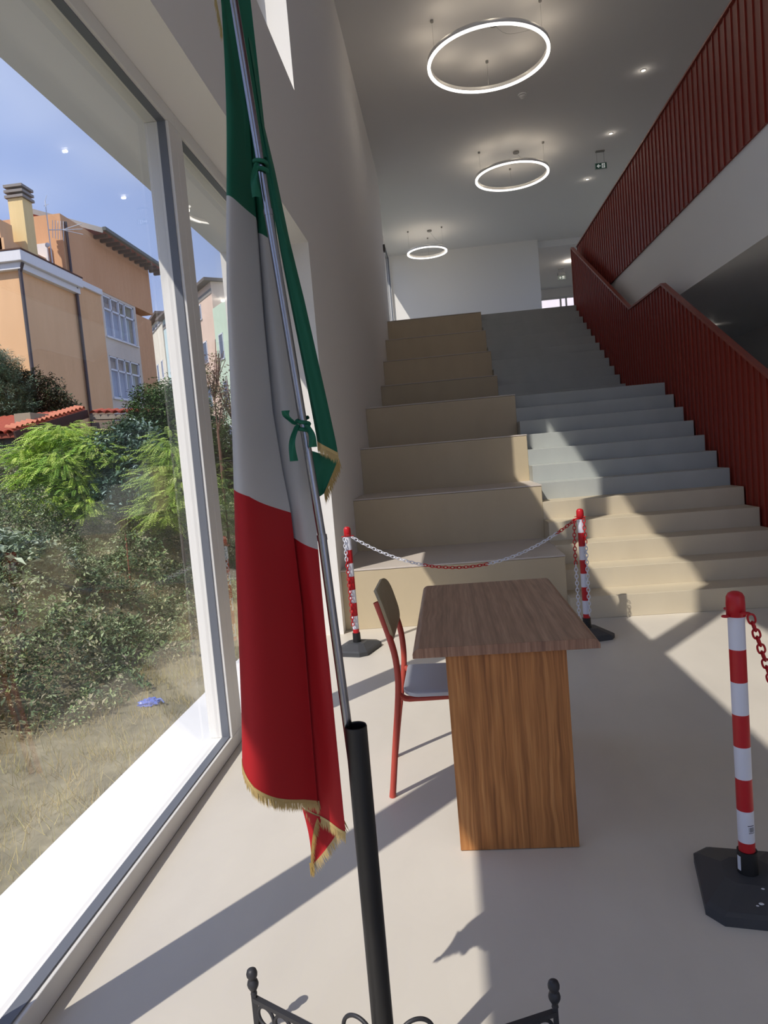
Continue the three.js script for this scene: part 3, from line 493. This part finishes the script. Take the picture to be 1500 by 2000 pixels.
// a plant built of lobes [dx, dy, dz, rx, ry, rz]; the crown hangs on branches from one trunk
function plant(name, label, category, [x, z], lobes, n, geo, colors, seed, o = {}) {
  reseed(seed); const gy = groundH(x, z) - 0.05, t = thing(name, label, category, [x, gy, z]), list = [];
  let vol = 0; for (const l of lobes) vol += l[3] * l[4] * l[5];
  for (const l of lobes) { const m = Math.round((n * l[3] * l[4] * l[5]) / vol); for (let i = 0; i < m; i++) { const th = rr(0, 6.283), c = rr(-1, 1), s = Math.sqrt(1 - c * c), k = Math.pow(rnd(), o.shell ?? 0.35), w = 1 + 0.25 * noise.noise3d(Math.cos(th) * s * 2 + x, c * 2, Math.sin(th) * s * 2 + z); list.push([l[0] + Math.cos(th) * s * l[3] * k * w, l[1] - gy + c * l[4] * k * w, l[2] + Math.sin(th) * s * l[5] * k * w, rr(0.75, 1.25) * (o.scale ?? 1), o.radial ? Math.PI / 2 - th : undefined, o.radial ? rr(-0.5, 0.4) : undefined]); } }
  const b = []; const y0 = Math.min(...lobes.map((l) => l[1])) - gy;
  b.push(cyl(o.trunk ?? 0.05, (o.trunk ?? 0.05) * 0.7, [0, -0.1, 0], [0, Math.max(0.1, y0 * 0.8), 0], 8));
  for (const l of lobes) { b.push(tube([[0, Math.max(0, y0 * 0.75), 0], [l[0] * 0.5, mix(y0, l[1] - gy, 0.6), l[2] * 0.5], [l[0], l[1] - gy, l[2]]], (o.trunk ?? 0.05) * 0.4, 6, 5)); }
  for (let i = 0; i < (o.twigs ?? 0); i++) { const l = lobes[i % lobes.length], th = rr(0, 6.283), e = rr(0.2, 1.3); b.push(tube([[l[0], l[1] - gy - l[4] * 0.6, l[2]], [l[0] + Math.cos(th) * l[3] * 0.5, l[1] - gy + l[4] * 0.2, l[2] + Math.sin(th) * l[5] * 0.5], [l[0] + Math.cos(th) * l[3] * rr(0.7, 1.1), l[1] - gy + l[4] * e, l[2] + Math.sin(th) * l[5]]], 0.008, 5, 4)); }
  part('branches', b, o.bark ?? barkM, t);
  if (list.length) scatter('foliage', t, geo, o.radial ? leafThin : leafM, list, colors, o.vary ?? 0.3);
  return t;
}
plant('robinia_tree', 'young robinia tree with bright yellow-green feathery leaves outside the nearest window', 'tree', [-5.6, -9.9], [[0.0, 2.15, 0, 0.5, 0.2, 0.5], [-0.55, 1.92, 0.1, 0.38, 0.16, 0.4], [0.5, 1.9, 0.1, 0.42, 0.22, 0.4], [0.05, 1.75, 0.25, 0.5, 0.22, 0.4], [-0.35, 1.55, 0.2, 0.4, 0.18, 0.4], [0.25, 1.45, 0.2, 0.42, 0.2, 0.4], [0.85, 1.75, 0.1, 0.3, 0.16, 0.3], [-0.1, 1.2, 0.3, 0.4, 0.2, 0.35], [0.35, 1.1, 0.2, 0.35, 0.25, 0.35], [-0.45, 1.25, 0.2, 0.3, 0.16, 0.3]], 4200, G_frond, ['#b4cf5c', '#c6dc70', '#a0c058', '#d8e68c', '#8cb254'], 41, { shell: 0.6, trunk: 0.035, radial: true, scale: 0.8, vary: 0.22 });
plant('shrub', 'dark green shrub standing behind the tiled shed roof', 'shrub', [-11.3, -18.6], [[0, 3.9, 0, 0.9, 0.75, 0.8], [0.7, 3.55, 0.1, 0.6, 0.5, 0.6], [-0.6, 4.1, 0.1, 0.7, 0.7, 0.7]], 900, G_mid, ['#33402a', '#2a3526', '#46502f', '#3b4a30'], 42, { scale: 0.9 });
plant('conifer', 'grey-green feathery conifer at the left edge before the yellow house', 'tree', [-11.95, -17.9], [[0, 4.62, 0, 0.8, 0.6, 0.7], [0.2, 3.98, 0, 0.9, 0.55, 0.7], [0.35, 3.5, 0.1, 0.9, 0.35, 0.6]], 1100, G_needle, ['#5f7658', '#71876a', '#4c6248', '#8aa088'], 43, { scale: 1.1, trunk: 0.09 });
plant('shrub', 'blue-green broad-leaved shrub to the right of the bright robinia', 'shrub', [-4.72, -9.9], [[-0.15, 1.75, 0, 0.32, 0.36, 0.35], [0.0, 1.35, 0.1, 0.42, 0.34, 0.4], [0.25, 1.7, -0.1, 0.28, 0.34, 0.3], [0.1, 2.0, -0.2, 0.28, 0.24, 0.3]], 900, G_mid, ['#5d7568', '#6f877c', '#46604f', '#8b9f98', '#3e5544'], 44, { scale: 0.85 });
plant('bush', 'tall dense green bush growing against the corner of the yellow house', 'shrub', [-6.75, -16.2], [[0, 2.95, 0, 0.7, 0.7, 0.6], [0.6, 3.1, 0.1, 0.6, 0.65, 0.5], [-0.6, 2.45, 0.2, 0.6, 0.5, 0.5], [0.3, 2.1, 0.2, 0.9, 0.6, 0.6], [1.1, 2.5, 0.1, 0.5, 0.7, 0.5]], 1500, G_small, ['#4c6a38', '#5a7a42', '#3d5730', '#6d8850', '#35492c'], 45, { scale: 1.25 });
plant('sumac', 'yellow-green feathery sumac beside the window mullion', 'shrub', [-3.85, -9.6], [[0, 1.75, 0, 0.32, 0.36, 0.35], [-0.15, 1.4, 0.1, 0.36, 0.3, 0.35], [0.15, 1.25, 0.2, 0.4, 0.3, 0.4], [-0.1, 0.95, 0.2, 0.45, 0.25, 0.4]], 1300, G_fern, ['#9cb854', '#aec664', '#86a24c', '#bccc78'], 46, { radial: true, scale: 0.8, trunk: 0.03, vary: 0.2 });
plant('bush', 'dark bush behind the second window pane below the pink tower', 'shrub', [-5.9, -18.5], [[0, 2.1, 0, 0.9, 0.7, 0.7], [0.8, 1.9, 0, 0.7, 0.6, 0.6], [0, 1.2, 0.2, 1.1, 0.7, 0.6], [1.1, 1.2, 0.2, 0.8, 0.7, 0.6]], 900, G_mid, ['#3c5230', '#4b643a', '#2f4228', '#5e7848'], 47, { scale: 1.0 });
plant('bare_shrub', 'tall half-bare shrub with reddish twigs before the pink tower', 'shrub', [-5.0, -15.2], [[0, 3.4, 0, 0.32, 0.7, 0.3], [0.35, 2.9, 0, 0.32, 0.6, 0.3]], 110, G_small, ['#8a6a58', '#7d7a58', '#9a8068', '#6f7850'], 48, { twigs: 40, trunk: 0.04, bark: std(0x7a5a4c, 0.9) });
plant('fern_shrub', 'feathery shrub low behind the second window pane next to the flag', 'shrub', [-3.75, -11.4], [[0, 1.25, 0, 0.4, 0.4, 0.35], [-0.1, 0.7, 0.1, 0.4, 0.4, 0.35]], 260, G_fern, ['#6d8a3e', '#54733a', '#8aa052', '#486436'], 49, { radial: true, scale: 0.75, trunk: 0.03 });
plant('silver_shrub', 'pale silvery leafy shrub on the bank below the robinia', 'shrub', [-4.7, -7.2], [[0, 0.6, 0, 0.5, 0.3, 0.4], [-0.5, 0.75, 0, 0.4, 0.25, 0.4]], 220, G_big, ['#9aa792', '#aeb8a4', '#7f9078'], 50, { scale: 0.7 });
{
  reseed(61); const list = [], small = [];
  for (let i = 0; i < 30000; i++) { const x = -2.7 - 10.3 * Math.pow(rnd(), 1.35), z = rr(-22, -2.2), e = 2.95 + 0.5 * noise.noise(z * 0.55, 3.3) + 0.25 * noise.noise(z * 1.9, 8); if (-x < e + (z > -4.5 ? 0.2 : 0)) continue; const gy = groundH(x, z), hgt = (0.2 + 0.55 * smooth(-0.6, 0.7, noise.noise(x * 0.6, z * 0.6)) + 0.12 * noise.noise(x * 2, z * 2)) * smooth(0, 0.9, -x - e) + 0.06; (rnd() < 0.55 ? list : small).push([x, gy + hgt * Math.pow(rnd(), 0.4), z, rr(0.36, 0.72)]); }
  const t = thing('undergrowth', 'bank of tangled green undergrowth and brambles outside the windows', 'undergrowth'); t.userData.kind = 'stuff';
  scatter('foliage', t, G_mid, leafM, list, ['#6b7d55', '#566a48', '#7b8b60', '#8d9a72', '#46573c', '#98947a'], 0.35); scatter('foliage', t, G_small, leafM, small, ['#72855a', '#61744a', '#8f9a74', '#a5a184', '#4c5c40'], 0.35);
  reseed(62); const v = [];
  for (let i = 0; i < 5; i++) { const a = rr(0, 6.28), dx = Math.cos(a) * 0.02, dz = Math.sin(a) * 0.02, h = rr(0.12, 0.26), bx = rr(-0.06, 0.06), bz = rr(-0.06, 0.06), lx = rr(-0.12, 0.12), lz = rr(-0.12, 0.12); v.push(bx - dz * 0.1, 0, bz + dx * 0.1, bx + dz * 0.1, 0, bz - dx * 0.1, bx + lx, h, bz + lz); }
  const gg = new THREE.BufferGeometry(); gg.setAttribute('position', new THREE.Float32BufferAttribute(v, 3)); gg.computeVertexNormals();
  const gl = []; for (let i = 0; i < 11000; i++) { const x = -1.75 - 3.2 * Math.pow(rnd(), 0.9), z = rr(-12, 1.5); gl.push([x, groundH(x, z) - 0.01, z, rr(0.4, 0.9), undefined, rr(-0.5, 0.5)]); }
  const s = thing('dry_grass', 'dry straw-coloured grass on the strip of ground below the window sill', 'grass'); s.userData.kind = 'stuff'; scatter('blades', s, gg, strawM, gl, ['#b3a067', '#a3935a', '#c4b480', '#8f8a55'], 0.25);
}
{
  const t = thing('plastic_bag', 'crumpled blue plastic bag lying on the dry ground outside', 'litter', [-2.49, groundH(-2.49, -5.2) + 0.03, -5.2]);
  const g = new THREE.IcosahedronGeometry(0.07, 4), p = g.attributes.position; for (let i = 0; i < p.count; i++) { const k = 1 + 0.35 * noise.noise3d(p.getX(i) * 30, p.getY(i) * 30, p.getZ(i) * 30); p.setXYZ(i, p.getX(i) * k * 1.2, p.getY(i) * k * 0.45, p.getZ(i) * k); } g.computeVertexNormals(); part('bag', g, std(0x5870c8, 0.35), t);
  const h = tube([[0.05, 0.01, 0], [0.1, 0.035, 0.02], [0.13, 0.005, 0.03]], 0.007, 10, 6); part('handle', h, std(0x8498dc, 0.35), t);
  const st = thing('stake', 'thin reddish stake standing up from the undergrowth', 'stake', [-4.1, groundH(-4.1, -8.4), -8.4]); part('rod', cyl(0.012, 0.01, [0, -0.1, 0], [0.02, 0.62, 0.02], 8), std(0x96604e, 0.8), st); part('tip', cyl(0.013, 0.008, [0.02, 0.62, 0.02], [0.021, 0.66, 0.021], 8), std(0xb08070, 0.8), st);
}
// ---------------------------------------------------------------- outdoors: buildings
const wallTex = (r, g, b, k) => dataTex(256, 256, (u, v) => { const s = 10 * tileNoise(u, v, 3, 2, k, 4) + 6 * tileNoise(u, v, 20, 3, k + 3, 3); return [r + s, g + s, b + s]; }, true, [0.12, 0.12]);
const ochre = std(0xffffff, 0.9, { map: wallTex(230, 184, 138, 3) }), ochreD = std(0xffffff, 0.9, { map: wallTex(216, 166, 124, 7) }), cream = std(0xffffff, 0.9, { map: wallTex(216, 204, 190, 9) }), trimW = std(0xe4e2e2, 0.7), pipeM = std(0x4c4648, 0.5), winW = std(0xdfe2ea, 0.5), curtain = std(0xb8c0d0, 0.8), darkW = std(0x3a3d46, 0.3), gutterM = std(0x4f524e, 0.5), woodM = std(0x5a3d2c, 0.8), tileM = std(0xb5583c, 0.8), tileD = std(0x8a4634, 0.85), winGlass = phys(0x586070, 0.08, { specularIntensity: 1 });
{
  const t = thing('yellow_house', 'ochre yellow house with white cornice, downpipes and a glazed stair bay', 'house', [-15.2, 0, -25.2]), X = -15.2, Z = -25.2;
  const b = (x0, x1, y0, y1, z0, z1, r) => span(x0 - X, x1 - X, y0, y1, z0 - Z, z1 - Z, r);
  part('wall', b(-30, -15.2, 0, 9.55, -29.2, -25.2), ochre, t); part('wall', b(-30, -15.2, 0, 10.0, -31.45, -29.2), ochre, t);
  part('wall', [b(-22, -15.2, 0, 5.3, -35.1, -31.45), b(-22, -15.2, 7.28, 8.15, -35.1, -31.45), b(-22, -15.2, 10.08, 10.3, -35.1, -31.45), b(-22, -15.2, 5.3, 7.28, -31.62, -31.45), b(-22, -15.2, 8.15, 10.08, -31.62, -31.45), b(-22, -15.2, 5.3, 7.28, -35.1, -34.85), b(-22, -15.2, 8.15, 10.08, -35.1, -34.85), b(-22, -15.9, 5.3, 7.28, -34.85, -31.62), b(-22, -15.9, 8.15, 10.08, -34.85, -31.62)], cream, t);
  part('wall', b(-22, -15.3, 0, 9.9, -37.2, -35.1), ochreD, t); part('upper_wall', b(-22, -15.18, 10.2, 12.7, -37.25, -28.6), ochreD, t);
  part('cornice', [b(-30, -15.0, 9.5, 9.75, -29.25, -25.0, 0.02), b(-30, -14.85, 9.75, 10.15, -29.25, -24.85, 0.03), b(-16, -15.08, 9.95, 10.22, -31.45, -29.2, 0.02)], trimW, t);
  part('coping', b(-30, -14.83, 10.15, 10.2, -29.25, -24.83), woodM, t);
  part('downpipe', [cyl(0.07, 0.07, [0.1, 0, 0.1], [0.1, 9.5, 0.1], 10), cyl(0.06, 0.06, [0.1, 9.4, 0.1], [0.3, 9.7, 0.2], 8)], pipeM, t);
  part('downpipe', [cyl(0.07, 0.07, [0.1, 0, -3.9], [0.1, 9.7, -3.9], 10), cyl(0.06, 0.06, [0.1, 9.6, -3.9], [0.25, 9.95, -3.7], 8)], pipeM, t);
  part('downpipe', cyl(0.06, 0.06, [0.12, 10.2, -3.6], [0.12, 12.4, -3.6], 8), pipeM, t);
  for (const [y0, y1] of [[5.3, 7.28], [8.15, 10.08]]) {
    const a = -34.85, c = -31.62, ym = mix(y0, y1, 0.68), w = part('window', [b(-15.32, -15.22, y0, y0 + 0.07, a, c), b(-15.32, -15.22, y1 - 0.07, y1, a, c), b(-15.32, -15.22, ym - 0.04, ym + 0.04, a, c), ...[0, 0.3, 0.5, 0.75, 1].map((k) => b(-15.32, -15.22, y0, y1, mix(a, c - 0.08, k), mix(a, c - 0.08, k) + 0.08))], winW, t);
    const gl = new THREE.PlaneGeometry(3.2, y1 - y0 - 0.1); gl.rotateY(Math.PI / 2); gl.translate(-0.09, (y0 + y1) / 2, (a + c) / 2 - Z); part('pane', gl, M.glass, w);
    const cw = sheetWave(3.1, ym - y0, 40); cw.rotateY(Math.PI / 2); cw.translate(-0.3, (y0 + ym) / 2, (a + c) / 2 - Z); part('curtain', cw, curtain, w);
    part('window_sill', b(-15.25, -15.12, y0 - 0.06, y0, a - 0.1, c + 0.1), trimW, t);
  }
  part('parapet', [b(-30, -16.0, 10.15, 11.6, -26.4, -25.6), b(-16.2, -15.9, 10.15, 10.9, -28.6, -25.6)], ochre, t);
  const ch = part('chimney', b(-16.25, -15.65, 10.15, 12.75, -27.4, -26.75), std(0xffffff, 0.9, { map: wallTex(232, 206, 150, 12) }), t);
  part('chimney_cap', [0, 1, 2].map((i) => b(-16.33, -15.57, 12.76 + i * 0.2, 12.86 + i * 0.2, -27.48, -26.67)).concat(b(-16.1, -15.8, 12.7, 13.3, -27.25, -26.9)), std(0x8d8680, 0.8), ch);
  part('terrace_panel', b(-16.6, -15.8, 10.3, 11.5, -28.5, -28.4), trimW, t);
  // hipped tile roof, gutter and rafter ends
  const roof = (pts, h) => { const v = []; for (const q of [[0, 1, 2], [0, 2, 3]]) for (const i of q) v.push(pts[i][0] - X, pts[i][1], pts[i][2] - Z); const g = new THREE.BufferGeometry(); g.setAttribute('position', new THREE.Float32BufferAttribute(v, 3)); g.computeVertexNormals(); return thicken(g, h); };
  part('roof', [roof([[-14.5, 12.75, -31.0], [-14.5, 12.75, -38.6], [-18.6, 14.3, -38.6], [-18.6, 14.3, -31.0]], 0.12)], tileM, t);
  part('roof', [roof([[-30, 12.9, -29.8], [-16.6, 12.9, -29.8], [-16.6, 13.5, -31.4], [-30, 13.5, -31.4]], 0.12)], tileD, t);
  part('verge_board', [bar([0.7, 12.66, -5.78], [-3.4, 14.2, -5.78], 0.05, 0.22)], std(0x9a9690, 0.8), t);
  part('gutter', [bar([0.78, 12.72, -5.7], [0.78, 12.72, -13.5], 0.16, 0.15)], gutterM, t);
  for (let i = 0; i < 12; i++) part('rafter', b(-15.2, -14.55, 12.5, 12.64, -31.5 - i * 0.6, -31.36 - i * 0.6), woodM, t);
  const a = thing('roof_antenna', 'white television antenna on a thin mast on the yellow house terrace', 'antenna', [-15.25, 10.6, -27.7]), am = std(0xd8dade, 0.4);
  part('mast', cyl(0.025, 0.02, [0, -0.45, 0], [0, 2.3, 0], 8), am, a);
  part('boom', cyl(0.02, 0.02, [0, 1.15, 0], [0.75, 1.25, -0.55], 6), am, a);
  for (let i = 0; i < 5; i++) part('element', cyl(0.014, 0.014, [0.1 + i * 0.08, 0.85 - 0.02 * i, -0.07 - i * 0.06], [0.16 + i * 0.08, 1.55, -0.1 - i * 0.06], 5), am, a);
  for (const k of [-1, 0, 1]) part('reflector', cyl(0.016, 0.016, [0.42, 1.2, -0.3], [1.05, 1.3 + k * 0.22, -0.75], 5), am, a);
  part('whip', [cyl(0.01, 0.01, [0, 2.3, 0], [0.1, 2.5, 0], 5), cyl(0.01, 0.01, [-0.08, 2.1, 0], [0.12, 2.15, 0], 5)], am, a);
  part('dish', new THREE.SphereGeometry(0.1, 12, 8).scale(1, 1, 0.4).translate(-0.1, 0.55, 0.05), am, a);
}
function sheetWave(w, h, n) { const g = new THREE.PlaneGeometry(w, h, n * 3, 1), p = g.attributes.position; for (let i = 0; i < p.count; i++) p.setZ(i, 0.05 * Math.sin((p.getX(i) / w) * n * 3.1)); g.computeVertexNormals(); return g; }
function thicken(g, h) { const p = g.attributes.position, v = [...p.array], n = p.count, w = []; for (let i = 0; i < n; i += 3) for (const k of [0, 2, 1]) w.push(v[3 * (i + k)], v[3 * (i + k) + 1] - h, v[3 * (i + k) + 2]); const q = [0, 1, 2, 5].map((i) => [v[3 * i], v[3 * i + 1], v[3 * i + 2]]); for (let i = 0; i < 4; i++) { const a = q[i], b = q[(i + 1) % 4]; w.push(...a, a[0], a[1] - h, a[2], ...b, ...b, a[0], a[1] - h, a[2], b[0], b[1] - h, b[2]); } const o = new THREE.BufferGeometry(); o.setAttribute('position', new THREE.Float32BufferAttribute([...v, ...w], 3)); o.computeVertexNormals(); return uvBox(o); }
{
  const t = thing('tiled_shed', 'low grey shed with a sloping red tile roof in front of the yellow house', 'shed', [-8.96, 0, -14]);
  part('wall', span(-8, -0.12, 0.4, 2.55, -2.9, -0.15), std(0xffffff, 0.95, { map: wallTex(112, 108, 108, 21) }), t); part('wall', span(-0.5, -0.12, 2.4, 3.1, -2.9, -0.8), std(0x9c927e, 0.95), t);
  const f = (x, s) => { const z = -3 * s, y = 2.62 + 0.62 * s; return [x, y, z]; };
  part('roof_deck', thickDeck([f(-8, 0), f(0, 0), f(0, 1), f(-8, 1)]), tileD, t);
  part('verge_board', bar(f(0.02, -0.02).map((v, i) => v - (i === 1 ? 0.07 : 0)), f(0.02, 1.02).map((v, i) => v - (i === 1 ? 0.07 : 0)), 0.04, 0.2), std(0x4a3630, 0.85), t);
  const rows = []; for (let i = 0; i < 42; i++) rows.push(halfTile(f(-0.1 - i * 0.19, -0.02), f(-0.1 - i * 0.19, 1.02), 0.085)); const rt = part('roof_tiles', rows, tileM, t); rt.userData.kind = 'stuff';
  const e = []; for (let i = 0; i < 16; i++) e.push(halfTile([0.02 + 0.0, 2.7 + i * 0.04, -0.05 - i * 0.19], [-0.22, 2.74 + i * 0.04, -0.05 - i * 0.19], 0.07)); const et = part('verge_tiles', e, std(0xc77a5c, 0.8), t); et.userData.kind = 'stuff';
  const w = thing('garden_wall', 'old rubble garden wall topped with tiles to the right of the shed', 'wall', [-8.9, 0, -17.15]);
  part('wall', span(0, 2.6, 0.2, 2.95, -0.35, 0), std(0xffffff, 0.95, { map: wallTex(132, 120, 108, 25) }), w);
  for (let i = 0; i < 13; i++) part('coping_tile', halfTile([0.1 + i * 0.2, 2.94 + 0.24 - i * 0.018, 0.1], [0.1 + i * 0.2, 3.02 + 0.24 - i * 0.018, -0.42], 0.085), tileM, w);
  part('coping_bed', bar([-0.02, 3.1, -0.17], [2.6, 2.92, -0.17], 0.42, 0.12), std(0x9a8f80, 0.9), w);
}
function halfTile(a, b, r) { const A = new THREE.Vector3(...a), B = new THREE.Vector3(...b), L = A.distanceTo(B), g = new THREE.CylinderGeometry(r, r * 0.9, L, 7, 1, true, -Math.PI / 2, Math.PI); g.rotateX(-Math.PI / 2); const m = new THREE.Matrix4().lookAt(A, B, new THREE.Vector3(0, 1, 0)); g.applyMatrix4(m); A.add(B).multiplyScalar(0.5); g.translate(A.x, A.y, A.z); return g; }
function thickDeck(p) { const v = []; for (const q of [[0, 1, 2], [0, 2, 3]]) for (const i of q) v.push(...p[i]); const g = new THREE.BufferGeometry(); g.setAttribute('position', new THREE.Float32BufferAttribute(v, 3)); g.computeVertexNormals(); return thicken(g, 0.1); }
function facade(name, label, A, B, depth, h, mat, wins, eave) { // block whose front runs from A to B; windows [u, y, w, h]
  const dx = B[0] - A[0], dz = B[1] - A[1], L = Math.hypot(dx, dz), t = thing(name, label, 'building', [A[0], 0, A[1]], Math.atan2(-dz, dx));
  part('wall', span(0, L, -3, h, -depth, 0), mat, t);
  if (eave) { part('roof', span(-0.4, L + 0.4, h, h + 0.25, -depth - 0.3, 0.7), std(0x6a5f58, 0.8), t); part('eave_band', span(0, L, h - 1.0, h - 0.55, 0, 0.05), std(0x8f8a84, 0.8), t); }
  for (const [u, y, w, hh] of wins) { const f = part('window', [span(u, u + 0.1, y, y + hh, -0.05, 0.06), span(u + w - 0.1, u + w, y, y + hh, -0.05, 0.06), span(u, u + w, y, y + 0.1, -0.05, 0.1), span(u, u + w, y + hh - 0.1, y + hh, -0.05, 0.06)], winW, t); part('pane', span(u + 0.1, u + w - 0.1, y + 0.1, y + hh - 0.1, -0.02, 0.02), winGlass, f); }
  return t;
}
const grid = (us, ys, w, h) => us.flatMap((u) => ys.map((y) => [u, y, w, h]));
facade('apartment_block', 'cream apartment block far beyond the yellow house', [-38, -88.5], [-30.0, -75.8], 4, 19.3, std(0xffffff, 0.9, { map: wallTex(232, 224, 206, 31) }), grid([6.2, 9.3, 12.2], [4.5, 8.5, 12.6], 1.1, 2.0).concat(grid([5.5, 7, 9, 11, 13], [18.4], 0.8, 0.5)), true);
facade('apartment_block', 'pale aqua apartment block seen beside the window mullion', [-29.6, -75.1], [-25.6, -69.4], 4, 18.4, std(0xffffff, 0.9, { map: wallTex(204, 224, 224, 33) }), grid([1.2, 4.2], [4, 8.2, 12.4], 1.1, 2.4), true);
facade('apartment_tower', 'tall pink apartment tower with a downpipe seen in the second pane', [-24.8, -68], [-19.2, -60.5], 10, 18.0, std(0xffffff, 0.9, { map: wallTex(232, 204, 184, 35) }), grid([2.4, 5.6], [3.5, 7.4, 11.4], 1.2, 2.0).concat(grid([4.4, 5.6], [15.4], 0.6, 1.4)), true);
facade('apartment_tower', 'pale green apartment block next to the flag in the second pane', [-19.2, -60.3], [-12.2, -51], 10, 15.6, std(0xffffff, 0.9, { map: wallTex(208, 226, 202, 37) }), grid([0.9, 3.4, 6], [3.2, 7.0, 11.0], 1.1, 2.2), false);
facade('far_building', 'pinkish white building seen through the far corridor window', [0, -50], [16, -50], 8, 14, std(0xffffff, 0.9, { map: wallTex(240, 228, 232, 39) }), grid([5.5, 8.0, 10.3], [4.5, 8.6, 11.6], 1.1, 1.5), false);
renderer.render(scene, camera);
